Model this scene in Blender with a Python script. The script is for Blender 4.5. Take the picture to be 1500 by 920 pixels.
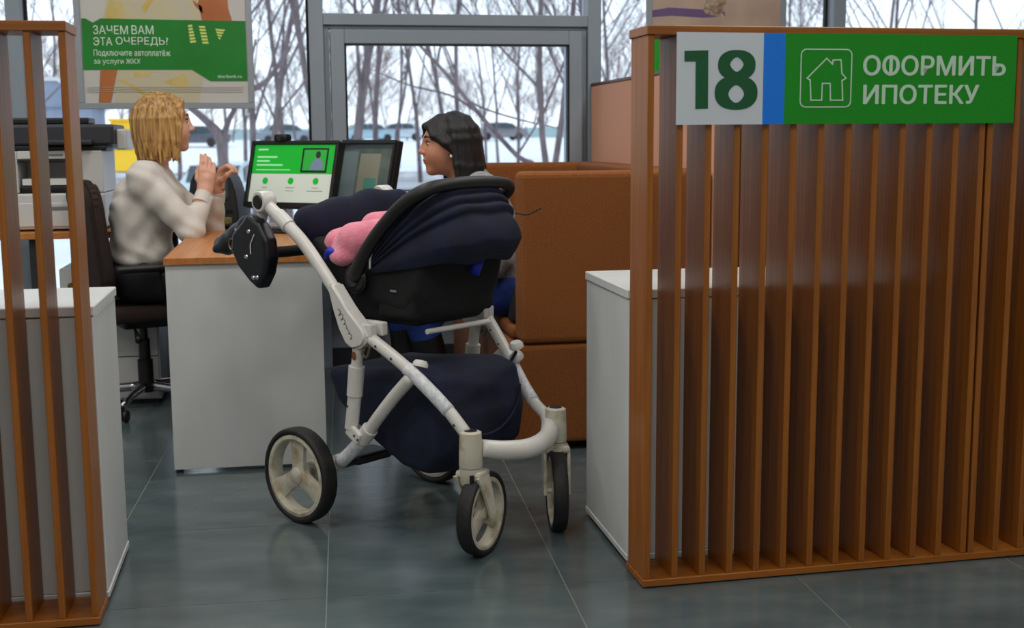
import bpy, bmesh, math, random
import numpy as np
from mathutils import Vector, Matrix

# ------------------------------------------------------------------ scene, camera, light
for o in list(bpy.data.objects): bpy.data.objects.remove(o, do_unlink=True)
scene = bpy.context.scene
C = scene.collection
PI = math.pi
# camera solved from the floor tile grid, the slatted partition and the desk; world = room axes, metres
F_PX, PITCH, ROLL, CAM_H, YAW = 1804.9, .1431, -.0075, 1.1473, .18
fw = Vector((math.sin(YAW)*math.cos(PITCH), math.cos(YAW)*math.cos(PITCH), -math.sin(PITCH)))
rt0 = Vector((math.cos(YAW), -math.sin(YAW), 0)); up0 = rt0.cross(fw)
rt = rt0*math.cos(ROLL)+up0*math.sin(ROLL); up = -rt0*math.sin(ROLL)+up0*math.cos(ROLL)
EYE = Vector((0, 0, CAM_H))
cam = bpy.data.cameras.new('camera'); cam_o = bpy.data.objects.new('camera', cam); C.objects.link(cam_o)
cam.sensor_width = 36; cam.lens = F_PX/1500*36; cam.clip_end = 2000; cam.clip_start = .05
cam_o.matrix_world = Matrix(((rt.x, up.x, -fw.x, 0), (rt.y, up.y, -fw.y, 0), (rt.z, up.z, -fw.z, CAM_H), (0, 0, 0, 1)))
cam.dof.use_dof = True; cam.dof.focus_distance = 3.7; cam.dof.aperture_fstop = 4.5
scene.camera = cam_o

world = bpy.data.worlds.new('overcast_sky'); scene.world = world; world.use_nodes = True
bg = world.node_tree.nodes['Background']; bg.inputs[0].default_value = (.80, .89, 1.0, 1); bg.inputs[1].default_value = 1.75
vs = scene.view_settings; vs.view_transform = 'Standard'; vs.look = 'None'; vs.gamma = 1; vs.use_curve_mapping = False
vs.exposure = 0.0
CEIL = 3.1
LAMPS = [(x, y) for y in (-1.2, .9, 2.9, 4.6) for x in (-2.2, -.1, 1.9)]
for x, y in LAMPS:                       # the tubes inside the ceiling panels
    l = bpy.data.lights.new('panel_light', 'AREA'); l.shape = 'SQUARE'; l.size = .56; l.energy = 13; l.color = (1, .97, .92)
    lo = bpy.data.objects.new('panel_light', l); C.objects.link(lo); lo.location = (x, y, CEIL-.03)

def at(px, py, **k):
    """photo pixel + one known coordinate (x=, y= or z=) -> point"""
    d = fw + rt*((px-750)/F_PX) + up*((460-py)/F_PX)
    (a, v), = k.items(); i = 'xyz'.index(a)
    return EYE + d*((v-EYE[i])/d[i])

# ------------------------------------------------------------------ materials
def lin(c): return tuple(((v/255)/12.92 if v/255 <= .04045 else ((v/255+.055)/1.055)**2.4) for v in c)
MATS = {}
def mat(name, c, rough=.5, metal=0, c2=None, scale=(8, 8, 8), detail=4, bump=0, bscale=None, emit=0, spec=.5, lo=.35, hi=.65, sheen=0):
    if name in MATS: return MATS[name]
    m = bpy.data.materials.new(name); m.use_nodes = True; nt = m.node_tree; b = nt.nodes['Principled BSDF']
    L = nt.links.new
    b.inputs['Base Color'].default_value = (*lin(c), 1); b.inputs['Roughness'].default_value = rough; b.inputs['Metallic'].default_value = metal
    b.inputs['Specular IOR Level'].default_value = spec
    if sheen: b.inputs['Sheen Weight'].default_value = sheen
    tc = None
    def noise(sc, det=4):
        nonlocal tc
        if tc is None: tc = nt.nodes.new('ShaderNodeTexCoord')
        mp = nt.nodes.new('ShaderNodeMapping'); mp.inputs['Scale'].default_value = sc; L(tc.outputs['Object'], mp.inputs[0])
        n = nt.nodes.new('ShaderNodeTexNoise'); n.inputs['Scale'].default_value = 1; n.inputs['Detail'].default_value = det; L(mp.outputs[0], n.inputs['Vector'])
        return n.outputs[0]
    if c2:
        f = noise(scale, detail); r = nt.nodes.new('ShaderNodeValToRGB')
        r.color_ramp.elements[0].position = lo; r.color_ramp.elements[1].position = hi
        r.color_ramp.elements[0].color = (*lin(c), 1); r.color_ramp.elements[1].color = (*lin(c2), 1)
        L(f, r.inputs[0]); L(r.outputs[0], b.inputs['Base Color'])
    if bump:
        f = noise(bscale or scale, 3); bp = nt.nodes.new('ShaderNodeBump'); bp.inputs['Strength'].default_value = bump; bp.inputs['Distance'].default_value = .01
        L(f, bp.inputs['Height']); L(bp.outputs[0], b.inputs['Normal'])
    if emit:
        b.inputs['Emission Color'].default_value = (*lin(c), 1); b.inputs['Emission Strength'].default_value = emit
    MATS[name] = m; return m

wood_v = mat('slat wood', (138, 78, 18), .38, c2=(160, 96, 30), scale=(60, 60, 2.2), bump=.05)
wood_x = mat('board wood', (138, 78, 18), .38, c2=(160, 96, 30), scale=(2.2, 60, 60), bump=.05)
wood_desk = mat('desk wood', (176, 108, 48), .4, c2=(196, 128, 64), scale=(50, 2.5, 50))
white_lam = mat('white laminate', (205, 208, 208), .4, c2=(214, 216, 216), scale=(6, 6, 1.5))
grout_m = mat('grout', (128, 134, 132), .8)
tile_m = mat('slate tile', (66, 80, 84), .18, c2=(98, 110, 112), scale=(3.2, 7, 7), detail=8, bump=.02, spec=.7, bscale=(22, 40, 40), lo=.3, hi=.72)
grey_alu = mat('grey painted aluminium', (140, 152, 164), .42, c2=(146, 158, 170), scale=(3, 3, 3))
gasket = mat('black rubber', (20, 21, 23), .7)
orange_f = mat('orange upholstery', (126, 72, 28), .95, c2=(142, 84, 36), scale=(160, 160, 160), bump=.12, bscale=(400, 400, 400))
pink_f = mat('terracotta upholstery', (222, 164, 136), .95, c2=(230, 174, 146), scale=(120, 120, 120), bump=.1, bscale=(400, 400, 400))
black_pl = mat('black plastic', (11, 12, 14), .45)
dark_pl = mat('dark grey plastic', (44, 47, 54), .45)
grey_pl = mat('grey plastic', (120, 124, 130), .5)
white_pl = mat('white plastic', (205, 206, 205), .4)
wall_m = mat('painted wall', (206, 206, 202), .85, c2=(212, 212, 208), scale=(3, 3, 3))
ceil_m = mat('ceiling board', (222, 222, 218), .9, c2=(226, 226, 222), scale=(5, 5, 5))
chrome = mat('chrome', (190, 192, 195), .2, 1)
navy = mat('navy fabric', (5, 12, 36), .85, c2=(9, 20, 52), scale=(14, 14, 14), bump=.12, bscale=(350, 350, 350))
navy_gloss = mat('navy leatherette', (6, 9, 18), .38, c2=(10, 14, 24), scale=(20, 20, 20))
blackf = mat('black fabric', (8, 9, 12), .85, c2=(12, 13, 17), scale=(20, 20, 20), bump=.1, bscale=(300, 300, 300))

def glass_mat():
    m = bpy.data.materials.new('window glass'); m.use_nodes = True; nt = m.node_tree; nt.nodes.clear()
    o = nt.nodes.new('ShaderNodeOutputMaterial'); mx = nt.nodes.new('ShaderNodeMixShader'); t = nt.nodes.new('ShaderNodeBsdfTransparent')
    g = nt.nodes.new('ShaderNodeBsdfGlossy'); g.inputs['Roughness'].default_value = .01; f = nt.nodes.new('ShaderNodeFresnel'); f.inputs[0].default_value = 1.45
    t.inputs[0].default_value = (.95, .97, .98, 1)
    nt.links.new(f.outputs[0], mx.inputs[0]); nt.links.new(t.outputs[0], mx.inputs[1]); nt.links.new(g.outputs[0], mx.inputs[2]); nt.links.new(mx.outputs[0], o.inputs[0])
    return m
glass = glass_mat()

# ------------------------------------------------------------------ mesh helpers
def frame_of(p):
    """world matrix of an unparented or once-parented object from its own loc/rot"""
    m = Matrix.Translation(p.location) @ p.rotation_euler.to_matrix().to_4x4()
    return frame_of(p.parent) @ m if p.parent else m

def obj(name, bm, m, parent=None, smooth=None, world=False, loc=None, rotz=None):
    if world and parent: bm.transform(frame_of(parent).inverted())
    me = bpy.data.meshes.new(name); bm.to_mesh(me); bm.free()
    return mobj(name, me, m, parent, smooth, loc, rotz)

def mobj(name, me, m, parent=None, smooth=None, loc=None, rotz=None):
    if not len(me.materials): me.materials.append(m)
    if smooth is True:
        for p in me.polygons: p.use_smooth = True
    elif smooth:
        me.shade_smooth() if hasattr(me, 'shade_smooth') else None
        try: me.set_sharp_from_angle(angle=smooth)
        except Exception: pass
    o = bpy.data.objects.new(name, me); C.objects.link(o)
    if parent: o.parent = parent
    if loc is not None: o.location = loc
    if rotz is not None: o.rotation_euler = (0, 0, rotz)
    return o

def thing(name, label, cat, loc=(0, 0, 0), rotz=0, group=None):
    o = bpy.data.objects.new(name, None); C.objects.link(o); o.location = loc; o.rotation_euler = (0, 0, rotz); o.empty_display_size = .1
    return tag(o, label, cat, group)
def tag(o, label, cat, group=None):
    o['label'] = label; o['category'] = cat
    if group: o['group'] = group
    return o
def struct(o): o['kind'] = 'structure'; return o

def box(bm, x0, x1, y0, y1, z0, z1, bev=0, seg=2, M=None):
    r = bmesh.ops.create_cube(bm, size=1, matrix=Matrix.Translation(((x0+x1)/2, (y0+y1)/2, (z0+z1)/2)) @ Matrix.Diagonal((x1-x0, y1-y0, z1-z0, 1)))
    vs_ = r['verts']
    if bev:
        es = list({e for v in vs_ for e in v.link_edges})
        rr = bmesh.ops.bevel(bm, geom=es, offset=bev, segments=seg, affect='EDGES', profile=.5)
        vs_ = list({v for f in rr['faces'] for v in f.verts} | {v for v in vs_ if v.is_valid})
    if M is not None: bmesh.ops.transform(bm, matrix=M, verts=[v for v in vs_ if v.is_valid])
    return vs_
def nb(*a, **k):
    bm = bmesh.new(); box(bm, *a, **k); return bm

def smooth_path(pts, n=6):
    P = [Vector(p) for p in pts]
    if len(P) < 3: return P
    out = []
    for i in range(len(P)-1):
        p0 = P[i-1] if i else P[0]*2-P[1]; p1 = P[i]; p2 = P[i+1]; p3 = P[i+2] if i+2 < len(P) else P[-1]*2-P[-2]
        for j in range(n):
            t = j/n
            out.append(.5*((2*p1)+(p2-p0)*t+(2*p0-5*p1+4*p2-p3)*t*t+(3*p1-p0-3*p2+p3)*t**3))
    return out+[P[-1]]

def tube(bm, pts, r, n=12, sm=0, flat=1, flat_axis=(0, 0, 1), cap=True):
    """swept tube; r number or list (per input point)"""
    k = len(pts)
    rs = [r]*k if isinstance(r, (int, float)) else list(r)
    if sm:
        P = smooth_path(pts, sm); R = []
        for i in range(k-1):
            for j in range(sm): R.append(rs[i]+(rs[i+1]-rs[i])*j/sm)
        R.append(rs[-1]) if len(P) > len(R) else None
        if len(P) != len(R): R = [rs[0]]*len(P)
    else: P = [Vector(p) for p in pts]; R = rs
    rings = []; prev = None
    for i, p in enumerate(P):
        t = (P[min(i+1, len(P)-1)]-P[max(i-1, 0)]).normalized()
        if prev is None:
            a = Vector(flat_axis); a = a-t*a.dot(t)
            if a.length < .05: a = Vector((1, 0, 0)); a = a-t*a.dot(t)
            if a.length < .05: a = Vector((0, 1, 0)); a = a-t*a.dot(t)
        else: a = prev-t*prev.dot(t)
        a.normalize(); prev = a; b = t.cross(a)
        rings.append([bm.verts.new(p+(a*math.cos(2*PI*j/n)+b*math.sin(2*PI*j/n)*flat)*R[i]) for j in range(n)])
    for q in range(len(rings)-1):
        for j in range(n): bm.faces.new((rings[q][j], rings[q][(j+1) % n], rings[q+1][(j+1) % n], rings[q+1][j]))
    if cap: bm.faces.new(rings[0][::-1]); bm.faces.new(rings[-1])
    return rings
def nt_(*a, **k):
    bm = bmesh.new(); tube(bm, *a, **k); return bm

def lathe(bm, prof, n=32, M=None, close=False):
    """profile (r, h) turned about local z"""
    rings = []
    M = M or Matrix()
    for r, h in prof:
        if r < 1e-6: rings.append([bm.verts.new(M @ Vector((0, 0, h)))])
        else: rings.append([bm.verts.new(M @ Vector((r*math.cos(2*PI*j/n), r*math.sin(2*PI*j/n), h))) for j in range(n)])
    m = len(rings)
    for q in range(m if close else m-1):
        A, B = rings[q], rings[(q+1) % m]
        for j in range(n):
            a = A[j % len(A)], A[(j+1) % len(A)]; b = B[j % len(B)], B[(j+1) % len(B)]
            if len(A) == 1 and len(B) == 1: continue
            if len(A) == 1: bm.faces.new((a[0], b[1], b[0]))
            elif len(B) == 1: bm.faces.new((a[0], a[1], b[0]))
            else: bm.faces.new((a[0], a[1], b[1], b[0]))
def nl(*a, **k):
    bm = bmesh.new(); lathe(bm, *a, **k); bmesh.ops.recalc_face_normals(bm, faces=bm.faces); return bm

def prism(bm, poly, h0, h1, M=None):
    """polygon (x, y) extruded along local z"""
    M = M or Matrix()
    a = [bm.verts.new(M @ Vector((p[0], p[1], h0))) for p in poly]; b = [bm.verts.new(M @ Vector((p[0], p[1], h1))) for p in poly]
    bm.faces.new(a[::-1]); bm.faces.new(b); n = len(poly)
    for i in range(n): bm.faces.new((a[i], a[(i+1) % n], b[(i+1) % n], b[i]))
def npz(*a, **k):
    bm = bmesh.new(); prism(bm, *a, **k); bmesh.ops.recalc_face_normals(bm, faces=bm.faces); return bm

def grid_surf(bm, rows, close=False):
    R = [[bm.verts.new(p) for p in r] for r in rows]
    for i in range(len(R)-1):
        k = len(R[i])
        for j in range(k if close else k-1): bm.faces.new((R[i][j], R[i][(j+1) % k], R[i+1][(j+1) % k], R[i+1][j]))
    return R

def axis_M(p, d, upv=(0, 0, 1)):
    """matrix with local z along d at p"""
    z = Vector(d).normalized(); u = Vector(upv)
    if abs(z.dot(u)) > .98: u = Vector((1, 0, 0))
    x = u.cross(z).normalized(); y = z.cross(x)
    return Matrix(((x.x, y.x, z.x, p[0]), (x.y, y.y, z.y, p[1]), (x.z, y.z, z.z, p[2]), (0, 0, 0, 1)))

def text_mesh(s, size, align='LEFT', offset=0, ext=.0006, shear=0, spacing=1, sx=1):
    cu = bpy.data.curves.new('lettering', 'FONT'); cu.body = s; cu.size = size; cu.align_x = align; cu.extrude = ext; cu.offset = offset; cu.space_character = spacing; cu.shear = shear
    cu.resolution_u = 3
    o = bpy.data.objects.new('lettering', cu); C.objects.link(o)
    dg = bpy.context.evaluated_depsgraph_get(); dg.update()
    me = bpy.data.meshes.new_from_object(o.evaluated_get(dg)); bpy.data.objects.remove(o)
    if sx != 1: me.transform(Matrix.Diagonal((sx, 1, 1, 1)))
    return me
UPRIGHT = Matrix(((1, 0, 0, 0), (0, 0, -1, 0), (0, 1, 0, 0), (0, 0, 0, 1)))   # text plane (x, y) -> facing -y, upright

# ---- smooth-union field modelling (soft bodies), meshed with surface nets
def seg_d(P, a, b):
    a = np.array(a, np.float32); b = np.array(b, np.float32); ba = b-a; l = max(float(ba@ba), 1e-9)
    t = np.clip(((P-a)@ba)/l, 0, 1); return np.linalg.norm(P-a-t[..., None]*ba, axis=-1), t
def poly_sd(X, Y, pts):
    d = np.full(X.shape, 1e9, np.float32); s = np.ones(X.shape, np.float32); n = len(pts)
    for i in range(n):
        ax, ay = pts[i]; bx, by = pts[i-1]; ex, ey = bx-ax, by-ay; wx, wy = X-ax, Y-ay
        t = np.clip((wx*ex+wy*ey)/(ex*ex+ey*ey), 0, 1); d = np.minimum(d, (wx-ex*t)**2+(wy-ey*t)**2)
        c1 = Y >= ay; c2 = Y < by; c3 = ex*wy > ey*wx
        s = np.where((c1 & c2 & c3) | (~c1 & ~c2 & ~c3), -s, s)
    return s*np.sqrt(d)
def prim_eval(p, P):
    t = p['t']
    if t == 'cap':
        d, h = seg_d(P/p['s'], np.array(p['a'])/p['s'], np.array(p['b'])/p['s']); return (d-(p['ra']+(p['rb']-p['ra'])*h))*min(p['s'])
    if t == 'ell':
        q = (P-np.array(p['c'], np.float32))@np.array(p['R'], np.float32).T if p['R'] is not None else P-np.array(p['c'], np.float32)
        r = np.array(p['r'], np.float32); k0 = np.linalg.norm(q/r, axis=-1); k1 = np.linalg.norm(q/(r*r), axis=-1)
        return np.where(k1 > 1e-6, k0*(k0-1)/np.maximum(k1, 1e-6), -r.min())
    if t == 'poly':                       # (x, z) outline, half width in y about yc, rounding
        q = poly_sd(P[..., 0], P[..., 2], p['pts']); dy = np.abs(P[..., 1]-p['yc'])-p['hw']
        return np.minimum(np.maximum(q, dy), 0)+np.hypot(np.maximum(q, 0), np.maximum(dy, 0))-p['r']
def cap(a, b, ra, rb=None, k=.02, s=(1, 1, 1), cut=False):
    return dict(t='cap', a=tuple(a), b=tuple(b), ra=ra, rb=ra if rb is None else rb, k=k, s=np.array(s, np.float32), cut=cut)
def chain(pts, rs, k=.02, s=(1, 1, 1)):
    return [cap(pts[i], pts[i+1], rs[i], rs[i+1], k, s) for i in range(len(pts)-1)]
def ell(c, r, k=.02, R=None, cut=False): return dict(t='ell', c=tuple(c), r=r, k=k, R=None if R is None else [list(v) for v in R], cut=cut)
def pol(pts, hw, r, yc=0, k=.02, cut=False): return dict(t='poly', pts=pts, hw=hw, r=r, yc=yc, k=k, cut=cut)
def prim_bb(p):
    if p['t'] == 'cap':
        a, b = np.array(p['a']), np.array(p['b']); m = max(p['ra'], p['rb'])*p['s']; return np.minimum(a, b)-m, np.maximum(a, b)+m
    if p['t'] == 'ell': c = np.array(p['c']); m = max(p['r']) if p['R'] is not None else np.array(p['r']); return c-m, c+m
    q = np.array(p['pts']); r = p['r']
    return np.array((q[:, 0].min()-r, p['yc']-p['hw']-r, q[:, 1].min()-r)), np.array((q[:, 0].max()+r, p['yc']+p['hw']+r, q[:, 1].max()+r))
def field_mesh(prims, vox, post=None):
    bbs = [prim_bb(p) for p in prims if not p['cut']]
    lo = np.min([b[0] for b in bbs], 0)-4*vox; hi = np.max([b[1] for b in bbs], 0)+4*vox
    n = np.ceil((hi-lo)/vox).astype(int)+1
    G = np.full(n, .5, np.float32); ax = [(lo[i]+vox*np.arange(n[i])).astype(np.float32) for i in range(3)]
    for p in prims:
        a, b = prim_bb(p); m = p['k']+3*vox
        i0 = np.clip(np.floor((a-m-lo)/vox).astype(int), 0, n); i1 = np.clip(np.ceil((b+m-lo)/vox).astype(int)+1, 0, n)
        if (i1 <= i0).any(): continue
        sl = tuple(slice(i0[i], i1[i]) for i in range(3))
        P = np.stack(np.meshgrid(*[ax[i][sl[i]] for i in range(3)], indexing='ij'), -1)
        d = prim_eval(p, P).astype(np.float32); g = G[sl]; k = p['k']
        if p['cut']:
            d = -d; h = np.clip(.5-.5*(g-d)/k, 0, 1) if k else (d > g).astype(np.float32); G[sl] = g*(1-h)+d*h+k*h*(1-h)
        else:
            h = np.clip(.5+.5*(g-d)/max(k, 1e-6), 0, 1); G[sl] = g*(1-h)+d*h-k*h*(1-h)
    if post is not None: G = post(G, ax)
    S = G < 0
    cs = [S[i:n[0]-1+i, j:n[1]-1+j, q:n[2]-1+q] for i in (0, 1) for j in (0, 1) for q in (0, 1)]
    cnt = sum(c.astype(np.int8) for c in cs); I = np.argwhere((cnt > 0) & (cnt < 8))
    acc = np.zeros((len(I), 3), np.float64); w = np.zeros(len(I)); off = [(i, j, q) for i in (0, 1) for j in (0, 1) for q in (0, 1)]
    for a in range(8):
        for b in range(a+1, 8):
            oa, ob = np.array(off[a]), np.array(off[b])
            if np.abs(oa-ob).sum() != 1: continue
            va = G[tuple((I+oa).T)]; vb = G[tuple((I+ob).T)]; cr = (va < 0) != (vb < 0)
            t = np.where(cr, va/np.where(cr, va-vb, 1), 0); acc += cr[:, None]*(oa+(ob-oa)*t[:, None]); w += cr
    V = lo+(I+acc/w[:, None])*vox
    idx = np.full(n-1, -1, np.int64); idx[tuple(I.T)] = np.arange(len(I)); Fs = []
    for d in range(3):
        e = [0, 0, 0]; e[d] = 1; u, v = [(1, 2), (2, 0), (0, 1)][d]
        A = S[tuple(slice(0, n[i]-e[i]) for i in range(3))]; B = S[tuple(slice(e[i], n[i]) for i in range(3))]
        E_ = np.argwhere(A != B); E_ = E_[(E_[:, u] > 0) & (E_[:, v] > 0)]
        sgn = A[tuple(E_.T)]
        du = np.zeros(3, int); du[u] = 1; dv = np.zeros(3, int); dv[v] = 1
        q = np.stack([idx[tuple((E_-du-dv).T)], idx[tuple((E_-dv).T)], idx[tuple(E_.T)], idx[tuple((E_-du).T)]], 1)
        q[~sgn] = q[~sgn][:, ::-1]; Fs.append(q)
    Q = np.concatenate(Fs)
    me = bpy.data.meshes.new('soft'); me.from_pydata(V.tolist(), [], Q.tolist()); me.validate(); me.update()
    return me
def soft(name, prims, vox, m, parent=None, world=True, post=None, smooth_it=0):
    me = field_mesh(prims, vox, post)
    if smooth_it:
        bm = bmesh.new(); bm.from_mesh(me)
        for _ in range(smooth_it): bmesh.ops.smooth_vert(bm, verts=bm.verts, factor=.5, use_axis_x=True, use_axis_y=True, use_axis_z=True)
        bm.to_mesh(me); bm.free()
    if world and parent: me.transform(frame_of(parent).inverted())
    return mobj(name, me, m, parent, smooth=True)

# ------------------------------------------------------------------ the room
X0, X1, Y0, Y1 = -3.6, 4.2, -2.6, 6.25
floor = struct(obj('floor', nb(X0-.1, X1+.1, Y0-.1, Y1+.1, -.12, -.0009), grout_m))
TA, TY = .6106, -.045
def tile_world(i, j):
    x, y = i*TA, j*TA; return (.095+x*math.cos(TY)-y*math.sin(TY), 3.621+x*math.sin(TY)+y*math.cos(TY))
tb = bmesh.new(); box(tb, .0014, TA-.0014, .0014, TA-.0014, -.012, 0); tme = bpy.data.meshes.new('tile'); tb.to_mesh(tme); tb.free(); tme.materials.append(tile_m)
def clip_poly(P, x0, x1, y0, y1):
    for ax_, lim, sg in ((0, x0, 1), (0, x1, -1), (1, y0, 1), (1, y1, -1)):
        out = []
        for i in range(len(P)):
            a, b = P[i-1], P[i]; ina = (a[ax_]-lim)*sg >= 0; inb = (b[ax_]-lim)*sg >= 0
            if ina != inb: t = (lim-a[ax_])/(b[ax_]-a[ax_]); out.append((a[0]+(b[0]-a[0])*t, a[1]+(b[1]-a[1])*t))
            if inb: out.append(b)
        P = out
        if len(P) < 3: return []
    return P
g_ = .0014
for i in range(-9, 10):
    for j in range(-14, 8):
        cs = [tile_world(i+a, j+b) for a, b in ((0, 0), (1, 0), (1, 1), (0, 1))]
        if all(X0 <= x <= X1 and Y0 <= y <= Y1 for x, y in cs):
            o = bpy.data.objects.new('tile', tme); C.objects.link(o); o.parent = floor; o.location = (*cs[0], 0); o.rotation_euler = (0, 0, TY)
        else:
            e = g_/TA; q = [tile_world(i+a, j+b) for a, b in ((e, e), (1-e, e), (1-e, 1-e), (e, 1-e))]
            q = clip_poly(q, X0, X1, Y0, Y1)
            if len(q) >= 3: obj('tile', npz(q, -.012, 0), tile_m, floor)
struct(obj('ceiling', nb(X0-.1, X1+.1, Y0-.1, Y1+.1, CEIL, CEIL+.1), ceil_m))
struct(obj('wall_left', nb(X0-.1, X0, Y0-.1, Y1+.1, 0, CEIL), wall_m))
struct(obj('wall_right', nb(X1, X1+.1, Y0-.1, Y1+.1, 0, CEIL), wall_m))
struct(obj('wall_back', nb(X0, X1, Y0-.1, Y0, 0, CEIL), wall_m))
for n_, (x, y) in enumerate(LAMPS):
    t = thing('ceiling_panel_lamp', 'square white ceiling panel lamp set into the ceiling board', 'lamp', (x, y, CEIL), 0, 'square lamps in the ceiling')
    obj('lamp_frame', nb(-.31, .31, -.31, .31, -.012, -.001, .002), white_pl, t)
    obj('diffuser', nb(-.285, .285, -.285, .285, -.016, -.013), mat('lamp diffuser', (255, 244, 228), .6, emit=3), t)

# window wall: mullions 1.386 m apart, one bay with an opening sash
WY = Y1
win = struct(thing('window_1', 'grey aluminium window wall with tall glass panes and one opening sash', 'window'))
del win['category']; del win['label']
MX = [.169+1.386*k for k in range(-3, 2)]+[2.87, 4.19]
MX = [x for x in MX if X0 < x < X1]
for x in MX: obj('mullion', nb(x-.034, x+.034, WY-.09, WY+.05, 0, CEIL, .004), grey_alu, win)
edges = [X0]+MX+[X1]
SILL = .25
for a, b in zip(edges[:-1], edges[1:]):
    a2 = a+(.034 if a != X0 else 0); b2 = b-(.034 if b != X1 else 0)
    obj('bottom_panel', nb(a2, b2, WY-.03, WY+.04, .09, SILL, .004), grey_alu, win)
    obj('bottom_rail', nb(a2, b2, WY-.035, WY+.045, 0, .09), dark_pl, win)
    obj('head_rail', nb(a2, b2, WY-.05, WY+.04, CEIL-.1, CEIL), grey_alu, win)
    if abs(a-.169) > .01:
        obj('pane', nb(a2, b2, WY+.0, WY+.006, SILL, CEIL-.1), glass, win)
        bm = bmesh.new()
        box(bm, a2, a2+.012, WY-.012, WY+.018, SILL, CEIL-.1); box(bm, b2-.012, b2, WY-.012, WY+.018, SILL, CEIL-.1)
        obj('gasket', bm, gasket, win)
    else:
        obj('transom', nb(a2, b2, WY-.085, WY+.04, 1.69, 1.745, .003), grey_alu, win)
        obj('pane', nb(a2, b2, WY, WY+.006, 1.745, CEIL-.1), glass, win)
        bm = bmesh.new(); fr = .028
        box(bm, a2, a2+fr, WY-.06, WY+.04, SILL, 1.69, .003); box(bm, b2-fr, b2, WY-.06, WY+.04, SILL, 1.69, .003); box(bm, a2+fr, b2-fr, WY-.06, WY+.04, 1.672, 1.69, .002)
        obj('outer_frame', bm, grey_alu, win)
        s0, s1 = a2+fr+.004, b2-fr-.004
        bm = bmesh.new(); w = .068
        box(bm, s0, s0+w, WY-.1, WY+.03, SILL+.02, 1.668, .004); box(bm, s1-w, s1, WY-.1, WY+.03, SILL+.02, 1.668, .004)
        box(bm, s0+w, s1-w, WY-.1, WY+.03, 1.60, 1.668, .004); box(bm, s0+w, s1-w, WY-.1, WY+.03, SILL+.02, SILL+.09, .004)
        sash = obj('sash', bm, grey_alu, win)
        bm = bmesh.new(); g0, g1 = s0+w, s1-w
        box(bm, g0, g0+.008, WY-.102, WY-.06, SILL+.09, 1.60); box(bm, g1-.008, g1, WY-.102, WY-.06, SILL+.09, 1.60); box(bm, g0, g1, WY-.102, WY-.06, 1.592, 1.60)
        obj('gasket', bm, gasket, sash)
        obj('pane', nb(g0, g1, WY-.05, WY-.044, SILL+.09, 1.60), glass, sash)

# ------------------------------------------------------------------ slatted partitions
PIT, SLT, PD, PH = .0746, .016, .14, 1.409
slat_me = bpy.data.meshes.new('slat'); _b = nb(0, SLT, .002, PD-.002, .022, PH-.022, .0015, 1); _b.to_mesh(slat_me); _b.free(); slat_me.materials.append(wood_v)
def partition(x, y, yaw, mods, label):
    t = thing('slat_partition', label, 'partition', (x, y, 0), yaw)
    for m0, n in mods:
        w = PIT*(n-1)+SLT
        obj('base_board', nb(m0-.004, m0+w+.003, -.004, PD+.004, .004, .022, .0015, 1), wood_x, t)
        obj('top_board', nb(m0-.004, m0+w+.003, -.004, PD+.004, PH-.022, PH, .0015, 1), wood_x, t)
        for k in range(n):
            o = bpy.data.objects.new('slat', slat_me); C.objects.link(o); o.parent = t; o.location = (m0+k*PIT, 0, 0)
    return t
MW = PIT*12+SLT
part_r = partition(.868, 2.912, .027, [(0, 13), (MW+.007, 13)], 'brown wooden slat partition that carries the green sign numbered 18')
part_l = partition(-.472, 2.935, 0, [(-MW, 13), (-2*MW-.007, 13)], 'brown wooden slat partition beside the printer table, without a sign')

# sign on the right partition; local plane of the slat fronts
SY = -.006
sgn = thing('counter_sign', 'white, blue and green sign reading 18 with a house icon', 'sign', (.868, 2.912, 0), .027)
def s_pt(px, py):
    p = at(px, py, y=2.925); return ((p.x-.868), p.z)
def panel(name, pts, y0, y1, m, parent):
    bm = bmesh.new(); prism(bm, pts, -y1, -y0, UPRIGHT.copy()); bmesh.ops.recalc_face_normals(bm, faces=bm.faces); return obj(name, bm, m, parent)
S_WHITE = mat('sign white', (206, 214, 224), .5); S_BLUE = mat('sign blue', (0, 122, 236), .45); S_GREEN = mat('sign green', (0, 142, 12), .45)
S_TXT = mat('sign pale lettering', (196, 222, 204), .5); S_DK = mat('sign dark green', (0, 84, 44), .5)
sx0, sz1 = s_pt(988, 48); sxb, _ = s_pt(1115, 60); sxg, _ = s_pt(1147, 60); sx1, _ = s_pt(1491, 60); sz0 = s_pt(988, 183)[1]
def rect(x0, x1, z0, z1): return [(x0, z0), (x1, z0), (x1, z1), (x0, z1)]
panel('number_panel', rect(sx0, sxb, sz0, sz1), SY-.006, SY, S_WHITE, sgn)
panel('blue_band', rect(sxb, sxg, sz0, sz1), SY-.006, SY, S_BLUE, sgn)
panel('green_panel', rect(sxg, sx1, sz0, sz1), SY-.006, SY, S_GREEN, sgn)
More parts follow.
